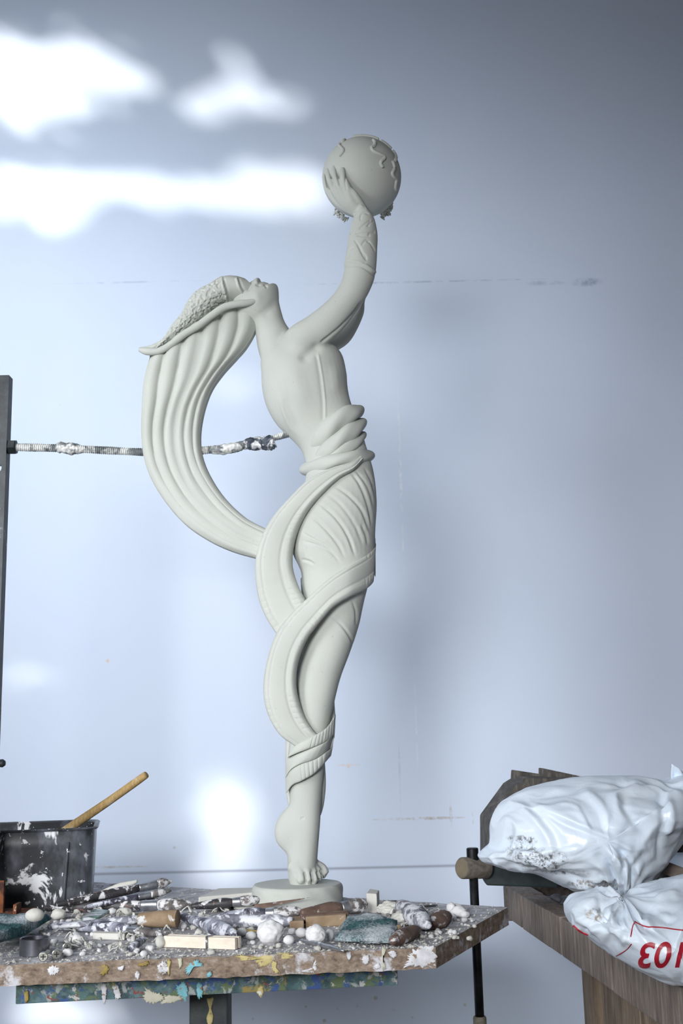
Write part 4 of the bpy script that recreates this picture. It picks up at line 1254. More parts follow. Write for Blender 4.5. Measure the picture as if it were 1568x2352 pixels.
def pad_mat(name, lo, hi):
    m, nt, b = nodes(name)
    v = pos(nt)
    col = ramp(nt, tex_noise(nt, v, 220, 4, .7), [(0.35, (0.012, 0.055, 0.065)), (0.6, (0.05, 0.16, 0.17)), (0.75, (0.15, 0.30, 0.32))])
    d = math_n(nt, 'ADD', math_n(nt, 'MULTIPLY', tex_noise(nt, v, 17, 3), 1.0), math_n(nt, 'MULTIPLY', tex_noise(nt, v, 420, 3), .35))
    col = mix(nt, ramp(nt, d, [(lo, 0.0), (hi, 1.0)]), col, (0.62, 0.66, 0.70))
    nt.links.new(col, b.inputs['Base Color']); b.inputs['Roughness'].default_value = .95
    bump(nt, b, tex_noise(nt, v, 500, 3, .7), .9, .002)
    return m
M_PAD = pad_mat('green_pad_dusty', .60, .80)
pad('flat green scouring pad half dusted white in front of the statue', [(768, 2166), (905, 2172), (912, 2118), (796, 2112)], [.001, .003, .010, .008], .007, M_PAD, 3.0)
pad('thick dark green scouring pad at the left edge of the board', [(-60, 2190), (60, 2150), (118, 2118), (-60, 2120)], [.016, .006, .010, .016], .012, pad_mat('green_pad_dark', .70, .9), 8.0)

# metal cap and screws
c = onb(69, 2200, 0)
th = np.arange(32) * 2 * math.pi / 32
G = []
for r, z in [(.001, .0), (.0145, .0), (.0152, .001), (.0152, .0165), (.0146, .0172), (.0135, .0165), (.0132, .004), (.001, .004)]:
    G.append(np.stack([c[0] + r * np.cos(th), c[1] + .016 + r * np.sin(th), np.full(32, c[2] + z)], 1))
tag(mk('metal_cap', Geo().grid(np.array(G)), mat_simple('brushed_cap', (0.10, 0.10, 0.13), (0.28, 0.28, 0.32), 20, .3, .9, bmp=0), sharp=.6), 'round dark metal cap lying under the dark green pad', 'cap')
M_SCREW = mat_simple('zinc_screw', (0.42, 0.42, 0.36), (0.62, 0.61, 0.56), 120, .3, .9)
for (hx_, hy_, tx, ty, lab) in [(99, 2198, 128, 2166, 'zinc screw with its crosshead to the front, leftmost of three'), (130, 2192, 129, 2160, 'zinc screw with its crosshead to the front, middle one of three'),
                                (154, 2176, 140, 2150, 'zinc screw with its crosshead to the front, rightmost of three')]:
    A, B = onb(hx_, hy_, .006), onb(tx, ty, .004)
    dv = (B - A); Ls = .034; dv = dv / np.linalg.norm(dv)
    t = thing('screw', base_of([A]), lab, 'screw', 'screws beside the metal cap')
    mk('head', Geo().tube([A, A + dv * .0004, A + dv * .0012, A + dv * .0045], [.0040, .0046, .0048, .0022], 18, None), M_SCREW, t, sharp=.5)
    n = 36
    P = [A + dv * (.004 + Ls * i / (n - 1)) for i in range(n)]
    mk('shank', Geo().tube(P, [(.0022 if i % 2 else .0016) * (1 if i < n - 5 else (n - 1 - i) / 5 + .1) for i in range(n)], 10), M_SCREW, t, smooth=False)
    a_ = np.cross(dv, [0, 0, 1]); a_ /= np.linalg.norm(a_); b_ = np.cross(a_, dv)
    g = Geo()
    Rm = np.stack([a_, dv, b_], 1)
    g.box(A + dv * .0001, (.0052, .0006, .0011), Rm); g.box(A + dv * .0001, (.0011, .0006, .0052), Rm)
    mk('cross_slot', g, mat_simple('slot_dark', (.02, .02, .02), (.05, .05, .05), 50, .8) if 'slot_dark' not in bpy.data.materials else bpy.data.materials['slot_dark'], t, smooth=False)

# clay balls and lumps
def lump(label, px, py, rx, ry, m, name='clay_ball', amp=.10, sc=1.3, seed=None, cat='clay ball', lift=0.0, sub=4, group='clay balls on the board'):
    """px, py: centre; rx, ry in photograph pixels"""
    Yg = onb(px, py + ry * .9, lift)[1]
    s = mpp(Yg)
    rxm, rzm = rx * s, ry * s
    c = onb(px, py, lift + rzm * .95)
    V, F = ICO[sub]
    seed = seed if seed is not None else px * .37
    nz = np.array([mnoise.fractal(Vector((v[0] * sc + seed, v[1] * sc, v[2] * sc)), 1, 2, 3) for v in V])
    crack = np.array([abs(mnoise.noise(Vector((v[0] * sc * 1.4 + seed, v[1] * sc * 1.4 + 7, v[2] * sc * 1.4)))) for v in V])
    crack2 = np.array([abs(mnoise.noise(Vector((v[0] * 2.6 + seed + 3, v[1] * 2.6, v[2] * 2.6)))) for v in V])
    r = 1 + amp * nz - amp * 1.1 * np.exp(-(crack / .05) ** 2) - amp * .45 * np.exp(-(crack2 / .06) ** 2)
    P = V * r[:, None] * np.array([rxm, (rxm + rzm) / 2, rzm]) + c
    return tag(mk(name, Geo().add(P, F), m, fix=False), label, cat, group)
lump('big cracked white clay ball behind the peg', 621, 2141, 29, 25, M_CLAYW, amp=.13)
lump('cracked white clay ball touching the flat green scouring pad', 726, 2147, 22, 21, M_CLAYW, amp=.13)
lump('smooth cream egg-shaped clay ball on the dark green pad', 80, 2102, 20, 14, M_CLAY, amp=.03, lift=.022)
lump('small clay ball just right of the peg, farther of the pair', 556, 2141, 12, 9.5, M_CLAYW, amp=.06, sub=3)
lump('small clay ball just right of the peg, nearer of the pair', 576, 2149, 12, 9, M_CLAYW, amp=.06, sub=3)
lump('small white clay ball right of the big cracked ball', 663, 2159, 12, 10, M_CLAYW, amp=.06, sub=3)
lump('oval clay ball between the two cracked balls', 692, 2142, 13, 10, M_CLAYW, amp=.06, sub=3)
lump('tiny clay ball behind the oval one', 671, 2139, 9, 7, M_CLAYW, amp=.08, sub=3)
lump('white clay lump squeezed between cracked ball and green pad', 757, 2147, 10, 12, M_CLAYW, amp=.10, sub=3)
lump('clay ball at the crusted end of the slanting stick', 489, 2143, 12, 9, M_CLAYW, amp=.08, sub=3)
lump('small grey clay ball beside the brown wooden butt', 421, 2127, 8, 7, M_CLAYW, amp=.1, sub=3)
lump('small grey clay ball left of the slanting stick', 456, 2143, 9, 7, M_CLAY, amp=.1, sub=3)
lump('grey clay lump with a crease beside the scraper blade', 286, 2096, 17, 11, M_CLAY, amp=.15, sub=3)
lump('white clay lump just behind the rightmost screw', 176, 2160, 14, 12, M_CLAYW, amp=.12, sub=3)
lump('small white clay lump behind the lump by the screws', 172, 2150, 12, 8, M_CLAYW, amp=.12, sub=3)
lump('rough grey clay lump in front of the bucket', 135, 2100, 16, 12, M_CLAY, amp=.16, sub=3)
lump('white clay lump in front of the rightmost screw', 155, 2188, 12, 8, M_CLAYW, amp=.12, sub=3)
lump('leaf-shaped clay piece at the left end of the peg', 368, 2163, 11, 13, M_CLAY, amp=.12, sub=3)
lump('rough clay heap between dark brush and statue base', 565, 2078, 26, 15, M_CLAY, amp=.2, sub=4, sc=2.0, name='clay_lump', cat='clay lump')
lump('grey clay lump under the sausage-shaped stick', 925, 2110, 24, 16, M_CLAY, amp=.2, sc=2.2, name='clay_lump', cat='clay lump')
lump('pale crumpled clay lump behind the sausage-shaped stick', 895, 2086, 28, 14, M_CLAY, amp=.2, sc=2.2, name='clay_lump', cat='clay lump')
lump('tan clay lump at the right edge of the green pad', 915, 2138, 10, 12, M_TAN, amp=.15, sub=3, name='clay_lump', cat='clay lump')
t = thing('clay_lump', onb(1050, 2108), 'white knobbly clay lump alone near the right corner', 'clay lump', 'clay balls on the board')
for (px_, py_, rx_, ry_) in [(1036, 2085, 11, 11), (1054, 2094, 18, 12), (1066, 2100, 12, 8), (1040, 2106, 8, 7), (1048, 2084, 9, 8)]:
    o = lump(None, px_, py_, rx_, ry_, M_CLAYW, 'knob', .16, 1.8, sub=3, cat=None, group=None)
    o.location = o.location - t.location; o.parent = t

# scattered small clay crumbs one can count
rc = random.Random(21)
cr_me = []
for k in range(5):
    V, F = ICO[2]
    nz = np.array([mnoise.fractal(Vector((v[0] * 1.6 + 9 * k, v[1] * 1.6, v[2] * 1.6)), 1, 2, 2) for v in V])
    P = V * (1 + .35 * nz)[:, None] * np.array([1, .85, .72])
    me = new_mesh('clay_crumb', P, F); me.materials.append(M_CLAY if k % 2 else M_CLAYW)
    me.polygons.foreach_set('use_smooth', [True] * len(me.polygons))
    cr_me.append(me)
spots = [(190, 2190), (206, 2175), (240, 2170), (268, 2182), (285, 2180), (347, 2178), (300, 2192), (330, 2190), (330, 2100), (345, 2088), (254, 2105), (240, 2088), (160, 2118), (180, 2106), (205, 2085), (232, 2080),
         (395, 2140), (410, 2150), (440, 2134), (448, 2150), (468, 2130), (600, 2172), (585, 2166), (555, 2172), (548, 2160), (570, 2164), (640, 2172), (690, 2164), (780, 2172), (812, 2178), (822, 2170), (838, 2174),
         (790, 2150), (775, 2158), (960, 2140), (978, 2142), (968, 2150), (950, 2150), (1004, 2138), (990, 2150), (1060, 2122), (1090, 2102), (1010, 2098), (960, 2096), (975, 2088), (990, 2078), (940, 2100), (955, 2112), (930, 2124),
         (945, 2140), (880, 2178), (915, 2170), (745, 2176), (730, 2178), (480, 2110), (470, 2096), (495, 2092), (520, 2090), (430, 2106), (415, 2094), (380, 2090), (395, 2082), (360, 2080), (310, 2084), (290, 2078)]
for i in range(225):
    spots.append((rc.uniform(90, 640), rc.uniform(2082, 2188)) if i < 180 else (rc.uniform(880, 1090), rc.uniform(2086, 2160)))
for i, (x, y) in enumerate(spots):
    o = bpy.data.objects.new('clay_crumb', cr_me[i % 5]); COL.objects.link(o)
    r = rc.choice([2.2, 3, 4, 5, 6.5, 8]) * rc.uniform(.8, 1.2) * mpp(onb(x, y)[1])
    p = onb(x, y, r * .55)
    o.location = p; o.scale = (r, r, r); o.rotation_euler = (rc.uniform(-.3, .3), rc.uniform(-.3, .3), rc.uniform(0, 6.28))
    tag(o, 'small dry clay crumb scattered among the tools on the board', 'crumb', 'small clay crumbs on the board')
# curled clay shavings
for i in range(64):
    x, y = (rc.uniform(150, 420), rc.uniform(2080, 2188)) if i < 42 else (rc.uniform(430, 580), rc.uniform(2080, 2125)) if i < 54 else (rc.uniform(900, 1010), rc.uniform(2085, 2145))
    c = onb(x, y, .004); a = rc.uniform(0, 6.28); R_ = rc.uniform(.006, .016); sweep = rc.uniform(.8, 2.6)
    P = []
    for k in range(9):
        t_ = k / 8
        an = a + sweep * (t_ - .5)
        P.append(c + np.array([R_ * (math.cos(an) - math.cos(a)), R_ * .7 * (math.sin(an) - math.sin(a)), .005 * math.sin(math.pi * t_) * rc.uniform(.6, 1.4)]))
    g = Geo().tube(P, np.array([.5, .9, 1, 1, 1, 1, 1, .8, .3]) * rc.uniform(.0012, .0024), 8, 14, .35)
    tag(mk('clay_shaving', g, M_CLAY), 'curled dry clay shaving lying among the tools on the board', 'shaving', 'curled clay shavings')
# dust and grains nobody could count
V0 = np.array([[1, 0, 0], [-1, 0, 0], [0, 1, 0], [0, -1, 0], [0, 0, 1], [0, 0, -1]], float) * .8
F0 = [(0, 2, 4), (2, 1, 4), (1, 3, 4), (3, 0, 4), (2, 0, 5), (1, 2, 5), (3, 1, 5), (0, 3, 5)]
g = Geo(); VV = []; FF = []
for i in range(5200):
    u, w = rc.random(), rc.random()
    if i % 2: w = w ** 2 * .6
    p = ((1 - u) * FL2 + u * FR) * (1 - w) + ((1 - u) * BL + u * BRc) * w
    if p[0] < -.55: continue
    r = abs(rc.gauss(0, .0009)) + .0005
    k = len(VV) * 6
    VV.append(V0 * r * np.array([rc.uniform(.7, 1.6), rc.uniform(.7, 1.6), .7]) + p + np.array([0, 0, r * .3]))
    FF += [tuple(k + q for q in f) for f in F0]
g.add(np.vstack(VV), FF)
tag(mk('plaster_grains', g, M_CLAY, smooth=False, fix=False), 'fine white plaster grains strewn over the board', 'plaster grains', kind='stuff')

# ------------------------------------------------------------------ workbench on the right
def wood_mat(name, c1, c2, c3, scale=14, stretch=(8, 1, 8), rough=.8, dirt=.0):
    m, nt, b = nodes(name)
    v = pos(nt, 'Object', stretch)
    f = tex_noise(nt, v, scale, 6, .65, .3)
    col = ramp(nt, f, [(0.3, c1), (0.5, c2), (0.7, c3)])
    v0 = pos(nt)
    col = mix(nt, ramp(nt, tex_noise(nt, v0, 9, 5, .65), [(0.5, 0.0), (0.75, .4)]), col, (0.05, 0.045, 0.045))
    nt.links.new(col, b.inputs['Base Color']); b.inputs['Roughness'].default_value = rough
    bump(nt, b, f, .5, .002)
    return m
M_BENCH = wood_mat('bench_wood', (0.10, 0.08, 0.068), (0.21, 0.17, 0.145), (0.34, 0.28, 0.24))
M_BENCHE = wood_mat('bench_end_wood', (0.11, 0.09, 0.075), (0.23, 0.185, 0.155), (0.36, 0.30, 0.26), 16, (9, 9, 1.2))
M_BENCH2 = wood_mat('bench_side_wood', (0.10, 0.07, 0.05), (0.22, 0.16, 0.11), (0.34, 0.26, 0.18), 14, (8, 8, 1))
M_DARKW = wood_mat('weathered_dark_wood', (0.03, 0.028, 0.026), (0.075, 0.068, 0.06), (0.18, 0.16, 0.14), 18, (8, 2, 2))
M_GREENM = mat_splat('dark_green_bar', (0.015, 0.025, 0.027), (0.035, 0.05, 0.05), [((0.3, 0.32, 0.32), 60, .68, .04, 3.)], 40, .5, .2, .2)
BZ = CAM_Z - 0.23
E0 = onz(1164, 2037, BZ); E1 = onz(1528, 2248, BZ)
dl = (E1 - E0)[:2]; dl = dl / np.linalg.norm(dl); nr_ = np.array([-dl[1], dl[0]])
if nr_[0] < 0: nr_ = -nr_
def bpt(s, w):           # s metres from the far end along the edge, w metres inwards
    q = E0[:2] + dl * s + nr_ * w
    return (q[0], q[1])
bench = thing('workbench', (E0[0] + .35, 1.25, 0), 'heavy worn wooden workbench carrying the white plastic sacks', 'workbench')
for (q0_, q1_, dz_, dw_) in [(0, .085, 0, .0), (.087, .235, -.0012, .001), (.237, .30, .0008, -.001), (.302, .50, 0, .0), (.502, .70, -.001, .0005), (.702, .92, 0, 0)]:
    mk('edge_plank', Geo().prism([bpt(q0_, dw_), bpt(q1_, dw_), bpt(q1_, .035), bpt(q0_, .035)], BZ - .046 + dz_, BZ + dz_), M_BENCHE, bench, smooth=False, bevel=.002)
for k in range(4):
    w0 = .0365 + k * .121
    mk('top_plank', Geo().prism([bpt(.02, w0), bpt(.92, w0), bpt(.92, w0 + .119), bpt(.02, w0 + .119)], BZ - .05, BZ - .012 + .001 * (k % 2)), M_DARKW if k == 0 else M_BENCH, bench, smooth=False, bevel=.002)
mk('end_plank', Geo().prism([bpt(-.03, 0.0), bpt(-.001, 0.0), bpt(-.001, .50), bpt(-.03, .50)], BZ - .05, BZ - .001), M_BENCH, bench, smooth=False, bevel=.003)
for (s, w, wd) in [(.30, .03, .05), (.30, .40, .05), (.88, .40, .05)]:
    mk('leg', Geo().prism([bpt(s - wd / 2, w), bpt(s + wd / 2, w), bpt(s + wd / 2, w + wd), bpt(s - wd / 2, w + wd)], 0, BZ - .051), M_BENCH2, bench, smooth=False, bevel=.003)
for k in range(4):
    s0_ = .342 + k * .14
    mk('side_board', Geo().prism([bpt(s0_, .035), bpt(s0_ + .138, .035), bpt(s0_ + .138, .055), bpt(s0_, .055)], .25, BZ - .051), M_BENCH2, bench, smooth=False, bevel=.002)
# stones and grit in the tray of the bench
for k, (x, y, r_) in enumerate([(1276, 2064, 14), (1262, 2076, 11), (1294, 2078, 9)]):
    c = onz(x, y, BZ - .012 + r_ * mpp(1.5) * .8)
    V, F = ICO[3]
    nz = np.array([mnoise.fractal(Vector((v[0] * 1.5 + k * 5, v[1] * 1.5, v[2] * 1.5)), 1, 2, 2) for v in V])
    tag(mk('pebble', Geo().add(V * (1 + .2 * nz)[:, None] * r_ * mpp(1.5) * np.array([1, 1, .8]) + c, F), mat_simple('grey_stone', (.10, .10, .13), (.22, .22, .26), 40, .8) if 'grey_stone' not in bpy.data.materials else bpy.data.materials['grey_stone'], fix=False),
        ['largest grey pebble in the bench tray beneath the sacks', 'grey pebble left of the largest one on the bench', 'smallest grey pebble on the bench, by the lower sack'][k], 'pebble', 'pebbles on the bench')

# wooden vice block
vice = thing('wooden_vice', (at(1230, 2000, 1.62)[0], 1.62, BZ), 'old octagonal dark wooden vice behind the upper white sack', 'vice')
def extr(name, pts, Y0, dep, m, parent, bev=.002, sm=False):
    P = [at(x, y, Y0) for x, y in pts]; n = len(P)
    V = P + [p + np.array([0, dep, 0]) for p in P]
    F = [tuple(range(n)), tuple(range(n, 2 * n))[::-1]] + [(i, n + i, n + (i + 1) % n, (i + 1) % n) for i in range(n)]
    return mk(name, Geo().add(V, F), m, parent, smooth=sm, bevel=bev)
extr('jaw', [(1124, 2034), (1123, 1884), (1180, 1806), (1212, 1786), (1330, 1790), (1400, 1840), (1400, 2040)], 1.58, .11, M_DARKW, vice, .003)
extr('top_slat', [(1178, 1800), (1180, 1769), (1246, 1779), (1246, 1812)], 1.66, .03, M_DARKW, vice)
extr('top_slat', [(1244, 1812), (1244, 1764), (1338, 1784), (1338, 1820)], 1.64, .03, M_DARKW, vice)
extr('iron_bar', [(1118, 2034), (1112, 2022), (1112, 1950), (1126, 1950), (1128, 1990), (1282, 2000), (1282, 2040)], 1.55, .028, M_GREENM, vice, .002)

# clamp stand beside it
M_BLACK = mat_simple('blackened_steel', (0.012, 0.012, 0.014), (0.035, 0.035, 0.04), 60, .35, .7, .1)
M_HUB = wood_mat('hub_wood', (0.08, 0.065, 0.05), (0.15, 0.13, 0.105), (0.22, 0.19, 0.16), 30, (1, 6, 6))
rx_ = at(1086, 1990, 1.53)[0]
clamp = thing('clamp_stand', (rx_, 1.53, 0), 'upright black rod with a round wooden hub beside the workbench', 'clamp')
ztop = at(1086, 1966, 1.53)[2]; zcol = at(1097, 2334, 1.53)[2]
mk('rod', Geo().tube([(rx_, 1.53, zcol - .02), (rx_, 1.53, ztop)], .0058, 18), M_BLACK, clamp)
mk('lower_tube', Geo().tube([(rx_, 1.53, 0), (rx_, 1.53, zcol - .002), (rx_, 1.53, zcol)], [.0085, .0085, .0075], 18), M_HUB, clamp, sharp=.6)
mk('cap', Geo().tube([(rx_, 1.53, ztop - .012), (rx_, 1.53, at(1086, 1949, 1.53)[2]), (rx_, 1.53, at(1086, 1947, 1.53)[2])], [.0078, .0078, .0065], 18), M_BLACK, clamp, sharp=.6)
h0 = at(1060, 1994, 1.52); h1 = at(1114, 1993, 1.545)
mk('hub', Geo().tube([h0, h0 + (h1 - h0) * .04, h1], [.0125, .0136, .0138], 28), M_HUB, clamp, sharp=.6)
h2 = h0 - (h1 - h0) * .01
mk('hub_end', Geo().tube([h2, h0 + (h1 - h0) * .02], [.0105, .0122], 24), flat_mat('pale_end_grain', (.20, .165, .11), .8), clamp, sharp=.6)

# ------------------------------------------------------------------ plastic sacks
def sack_material(name, Y0, dirt):
    m, nt, b = nodes(name)
    g_ = nt.nodes.new('ShaderNodeNewGeometry').outputs['Position']
    sep = nt.nodes.new('ShaderNodeSeparateXYZ'); nt.links.new(g_, sep.inputs[0])
    col = ramp(nt, tex_noise(nt, g_, 14, 3), [(0.3, (0.74, 0.83, 0.94)), (0.7, (0.79, 0.87, 0.96))])
    nz = tex_noise(nt, g_, 150, 6, .75)
    nz2 = tex_noise(nt, g_, 30, 4, .6)
    for (px_, py_, rx_2, ry_2, k, c) in dirt:
        p = at(px_, py_, Y0); s = mpp(Y0)
        dx = math_n(nt, 'DIVIDE', math_n(nt, 'SUBTRACT', sep.outputs[0], p[0]), rx_2 * s)
        dz = math_n(nt, 'DIVIDE', math_n(nt, 'SUBTRACT', sep.outputs[2], p[2]), ry_2 * s)
        r2 = math_n(nt, 'ADD', math_n(nt, 'MULTIPLY', dx, dx), math_n(nt, 'MULTIPLY', dz, dz))
        f = ramp(nt, r2, [(0.0, 1.0), (0.5, .7), (1.0, 0.0)])
        f = math_n(nt, 'MULTIPLY', f, ramp(nt, nz, [(.47, 0.0), (.60, 1.0)]))
        f = math_n(nt, 'MULTIPLY', f, ramp(nt, nz2, [(.30, .4), (.50, 1.0)]))
        col = mix(nt, math_n(nt, 'MULTIPLY', f, k * 1.25, True), col, c)
    nt.links.new(col, b.inputs['Base Color'])
    b.inputs['Roughness'].default_value = .30
    b.inputs['Specular IOR Level'].default_value = .45
    bump(nt, b, tex_noise(nt, g_, 55, 3, .5, 1.0), .25, .004)
    return m
DK = (0.06, 0.05, 0.045); BRN = (0.20, 0.15, 0.10)
M_SACK1 = sack_material('white_sack_soiled', 1.32, [(1190, 1925, 30, 12, .9, DK), (1200, 1955, 45, 22, .8, DK), (1225, 1975, 40, 25, 1., DK), (1255, 1965, 30, 24, .8, DK), (1280, 1995, 55, 10, .8, DK), (1350, 2022, 60, 12, .9, BRN), (1380, 2038, 22, 8, 1., DK), (1440, 1950, 5, 5, 1., DK), (1400, 1960, 20, 12, .4, BRN)])
M_SACK2 = sack_material('white_sack_printed', 1.0, [(1395, 2122, 20, 18, 1.2, (0.42, 0.36, 0.28)), (1408, 2115, 8, 10, 1., BRN)])
M_SACK3 = sack_material('white_sack_plain', 1.5, [])
def sack(name, label, outline, centre, Y0, T, m, folds, gather=None, seed=1.0, nr=70, mm=420, noise_amp=.006, power=2.4):
    G = pillow(outline, centre, T / (Y0 * 1.04 / F_PX), 0, nr, mm, Y0, power)
    g = Geo().grid(G)
    me = new_mesh(name, g.V(), g.f)
    bm = bmesh.new(); bm.from_mesh(me); bmesh.ops.recalc_face_normals(bm, faces=bm.faces); bm.to_mesh(me); bm.free()
    lap(me, 3)
    sc = Sculpt(me)
    # broad facets of stiff plastic
    a = np.array([mnoise.ridged_multi_fractal(Vector((p[0] * 7 + seed, p[1] * 7, p[2] * 9)), 1.0, 2.0, 3, 1.0, 2.0) for p in sc.co])
    b_ = np.array([mnoise.fractal(Vector((p[0] * 16 + seed, p[1] * 16, p[2] * 16 + 3)), 1, 2, 2) for p in sc.co])
    cr1 = np.empty(len(a)); cr2 = np.empty(len(a))
    for i_, p in enumerate(sc.co):
        d_ = mnoise.voronoi(Vector((p[0] * 9 + seed + .8 * b_[i_], p[1] * 9, p[2] * 13)))[0]; cr1[i_] = min(d_[1] - d_[0], .5)
        d_ = mnoise.voronoi(Vector((p[0] * 24 + seed * 2 + b_[i_], p[1] * 24, p[2] * 30)))[0]; cr2[i_] = min(d_[1] - d_[0], .35)
    sc.disp += (-(cr1 - .25) * noise_amp * 2.2 - (cr2 - .15) * noise_amp * .7) / S_PX * np.clip(sc.near, .2, 1)
    edge = np.clip(sc.near, .15, 1)
    sc.disp += ((a - a.mean()) * noise_amp * .45 + b_ * noise_amp * .3) / S_PX * edge
    if gather:
        gx, gy, reach = gather
        dx, dy = sc.px - gx, sc.py - gy
        rr_ = np.hypot(dx, dy); an = np.arctan2(dy, dx)
        fall = np.exp(-(rr_ / reach) ** 1.4)
        wob = np.array([mnoise.noise(Vector((x * .012, y * .012, seed))) for x, y in zip(sc.px, sc.py)])
        sc.disp += fall * (7 * np.sin(13 * an + 5 * wob) + 3.5 * np.sin(29 * an + 7 * wob)) * sc.near
    for (poly, w, amp, kind) in folds:
        sc.line(poly, w, amp, kind, .3)
    sc.apply()
    lap(me, 1)
    return tag(link(name, me, m), label, 'sack', 'white plastic sacks')
UP = [(1098, 1965), (1112, 1952), (1126, 1938), (1125, 1890), (1140, 1862), (1160, 1842), (1190, 1820), (1270, 1797), (1349, 1783), (1442, 1783), (1500, 1790), (1530, 1798), (1575, 1782), (1610, 1800), (1605, 1870), (1580, 1905), (1550, 1945), (1516, 1985), (1490, 2020), (1462, 2052), (1448, 2070), (1420, 2072), (1394, 2046), (1325, 2050), (1291, 2034), (1236, 2008), (1200, 2001), (1167, 1998), (1130, 1986), (1108, 1978)]
sk = sack('plastic_sack', 'upper bulging white plastic sack with black smears', UP, (1352, 1915), 1.36, .10, M_SACK1,
     [([(1188, 1822), (1245, 1880), (1275, 1920), (1290, 1965), (1320, 1995)], 9, 7, 'groove'), ([(1170, 1840), (1225, 1880), (1262, 1935), (1268, 1970)], 10, 6, 'ridge'),
      ([(1215, 1850), (1290, 1890), (1350, 1912), (1420, 1950), (1452, 1995)], 8, 6, 'groove'), ([(1270, 1870), (1330, 1898), (1410, 1930), (1470, 1965)], 9, 6, 'ridge'),
      ([(1330, 1805), (1380, 1850), (1400, 1900)], 10, 5, 'ridge'), ([(1420, 1810), (1440, 1870), (1500, 1930)], 9, 5, 'groove'), ([(1515, 1805), (1522, 1870), (1520, 1940), (1500, 1995)], 8, 8, 'groove'),
      ([(1532, 1805), (1540, 1880), (1530, 1950)], 9, 6, 'ridge'), ([(1110, 1968), (1180, 1985), (1260, 2000), (1330, 2020), (1390, 2040)], 7, 8, 'groove'), ([(1150, 1950), (1210, 1965), (1290, 2005)], 8, 5, 'ridge'),
      ([(1350, 1790), (1420, 1797), (1530, 1803)], 4, 5, 'groove'), ([(1360, 1950), (1400, 1990), (1425, 2040)], 7, 8, 'groove'), ([(1385, 1945), (1425, 1985), (1440, 2040)], 6, 7, 'ridge'), ([(1420, 1940), (1450, 1990), (1455, 2040)], 6, 7, 'groove')],
     (1432, 2068, 95), 2.0)
# torn flap standing up
P = [at(1541, 1795, 1.36), at(1545, 1755, 1.35), at(1572, 1778, 1.37), at(1585, 1800, 1.37)]
V = []; F = []
for k, off in enumerate((0, .0015)):
    for j in range(9):
        for i in range(9):
            u, w = i / 8, j / 8
            p = (P[0] * (1 - u) + P[3] * u) * (1 - w) + (P[1] * (1 - u) + P[2] * u) * w
            V.append(p + np.array([0, off + .005 * math.sin(u * 5 + w * 2), 0]))
for j in range(8):
    for i in range(8):
        a = j * 9 + i
        F.append((a, a + 1, a + 10, a + 9)); F.append((81 + a, 81 + a + 9, 81 + a + 10, 81 + a + 1))
for i in range(8):
    for (a, b_) in ((i, i + 1), (72 + i, 73 + i), (i * 9, i * 9 + 9), (i * 9 + 8, i * 9 + 17)):
        F.append((a, b_, 81 + b_, 81 + a))
mk('torn_flap', Geo().add(np.array(V), F), M_SACK3, sk)
LO = [(1301, 2082), (1312, 2062), (1332, 2052), (1370, 2046), (1400, 2042), (1440, 2056), (1470, 2050), (1495, 2036), (1560, 2016), (1640, 2006), (1720, 2040), (1740, 2140), (1700, 2240), (1640, 2256), (1568, 2254), (1512, 2246), (1475, 2230), (1440, 2210), (1400, 2188), (1370, 2166), (1338, 2140), (1312, 2120), (1303, 2100)]
sk2 = sack('plastic_sack', 'lower white plastic sack with red number printed upside down', LO, (1490, 2140), 1.10, .085, M_SACK2,
     [([(1430, 2075), (1425, 2110), (1432, 2150)], 6, 7, 'groove'), ([(1405, 2070), (1402, 2105), (1412, 2140)], 6, 6, 'ridge'), ([(1475, 2075), (1478, 2110), (1470, 2150)], 7, 6, 'groove'),
      ([(1345, 2075), (1355, 2110), (1400, 2160), (1450, 2195)], 8, 5, 'groove'), ([(1320, 2080), (1335, 2115), (1370, 2150)], 7, 6, 'ridge'), ([(1480, 2080), (1530, 2110), (1568, 2115)], 8, 5, 'groove'),
      ([(1500, 2060), (1540, 2050), (1568, 2060)], 10, 5, 'ridge'), ([(1380, 2060), (1375, 2095), (1385, 2130)], 6, 6, 'groove')], (1430, 2058, 80), 6.0)
TH3 = [(1512, 1975), (1540, 1964), (1600, 1962), (1650, 1985), (1650, 2010), (1580, 2012), (1530, 2000)]
sack('plastic_sack', 'third white plastic sack barely showing at the right edge behind the others', TH3, (1580, 1988), 1.46, .06, M_SACK3, [], None, 9.0, 30, 160, .003)

# red print on the lower sack
M_RED = mat_simple('red_print', (0.36, 0.006, 0.02), (0.45, 0.012, 0.03), 40, .4, bmp=0)
dgv = sk2.data
bmv = bmesh.new(); bmv.from_mesh(dgv); bmv.transform(Matrix.Translation(sk2.location))
bvh = BVHTree.FromBMesh(bmv)
def stick(px_, py_, off=.0008):
    d = Vector(ray(px_, py_)).normalized()
    h = bvh.ray_cast(Vector(CAM), d)
    if h[0] is None: return None
    return np.array(h[0]) + np.array(h[1]) * off
def print_line(poly, wpx):
    P = [stick(x, y, .0002) for x, y in spl(poly, 40)]
    P = [p for p in P if p is not None]
    o = mk('print_line', Geo().tube(P, wpx * mpp(1.05) / 2, 8, None, .5, (0, 1, 0)), M_RED, sk2)
print_line([(1448, 2152), (1452, 2132), (1457, 2117)], 2.6); print_line([(1457, 2117), (1470, 2124), (1487, 2129)], 2.6); print_line([(1487, 2129), (1520, 2131), (1560, 2136), (1600, 2138)], 2.8)
print_line([(1450, 2168), (1438, 2182), (1415, 2196)], 2.6); print_line([(1317, 2125), (1332, 2138), (1350, 2147)], 5)
cu = bpy.data.curves.new('print_number', 'FONT'); cu.body = '103'; cu.size = 1; cu.shear = .22; cu.offset = 0.018; cu.resolution_u = 6
to = bpy.data.objects.new('tmp_text', cu); COL.objects.link(to)
dg = bpy.context.evaluated_depsgraph_get()
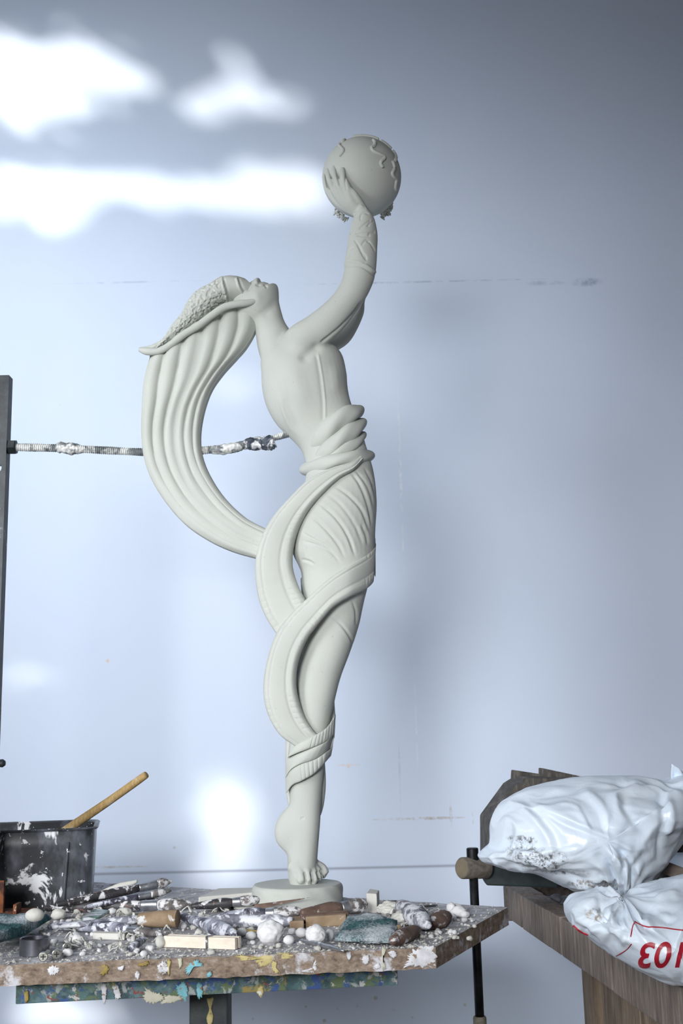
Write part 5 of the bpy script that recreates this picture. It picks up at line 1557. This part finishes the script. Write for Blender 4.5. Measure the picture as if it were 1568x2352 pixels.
tm = bpy.data.meshes.new_from_object(to.evaluated_get(dg)); bpy.data.objects.remove(to)
bm = bmesh.new(); bm.from_mesh(tm)
bmesh.ops.triangulate(bm, faces=bm.faces)
for _ in range(4):
    es = [e for e in bm.edges if e.calc_length() > .06]
    if not es: break
    bmesh.ops.subdivide_edges(bm, edges=es, cuts=1); bmesh.ops.triangulate(bm, faces=[f for f in bm.faces if len(f.verts) > 3])
xs = [v.co.x for v in bm.verts]; ys = [v.co.y for v in bm.verts]
x0, x1, y0, y1 = min(xs), max(xs), min(ys), max(ys)
# upside down: reading left to right in the photograph 3, 0, 1
for v in bm.verts:
    u = (v.co.x - x0) / (x1 - x0); w = (v.co.y - y0) / (y1 - y0)
    X_ = 1572 - u * 106; Y_ = 2164 + w * 58 - (1 - u) * 0 + (u - .5) * 2
    q = stick(X_, Y_)
    v.co = Vector(q) if q is not None else Vector((0, 0, 0))
me = bpy.data.meshes.new('print_number'); bm.to_mesh(me); bm.free(); bmv.free()
pn = link('print_number', me, M_RED, sk2); pn['label'] = 'red upside-down number 103'

# dark box and bar at the right edge
extr_b = thing('dark_box', (at(1590, 1960, 1.56)[0], 1.6, BZ), 'dark wooden box at the right edge behind the sacks', 'box')
zt_ = at(1590, 1888, 1.56)[2]; zb_ = BZ - .010
xb0 = at(1522, 1930, 1.56)[0]
mk('crate', Geo().box((xb0 + .09, 1.62, (zt_ + zb_) / 2), (.18, .12, zt_ - zb_)), M_DARKW, extr_b, smooth=False, bevel=.003)
mk('lid', Geo().box((xb0 + .09, 1.62, zt_ + .006), (.19, .13, .012)), M_DARKW, extr_b, smooth=False, bevel=.002)
a_, b_ = at(1508, 1985, 1.40), at(1600, 2022, 1.36)
dv = b_ - a_; Ln = np.linalg.norm(dv); dv /= Ln
n1 = np.cross(dv, [0, 1, 0]); n1 /= np.linalg.norm(n1); n2 = np.cross(n1, dv)
tag(mk('wood_bar', Geo().box((a_ + b_) / 2, (Ln, .02, .015), np.stack([dv, n2, n1], 1)), M_BENCH, smooth=False, bevel=.002), 'grey wooden bar wedged between upper and lower sacks', 'bar')
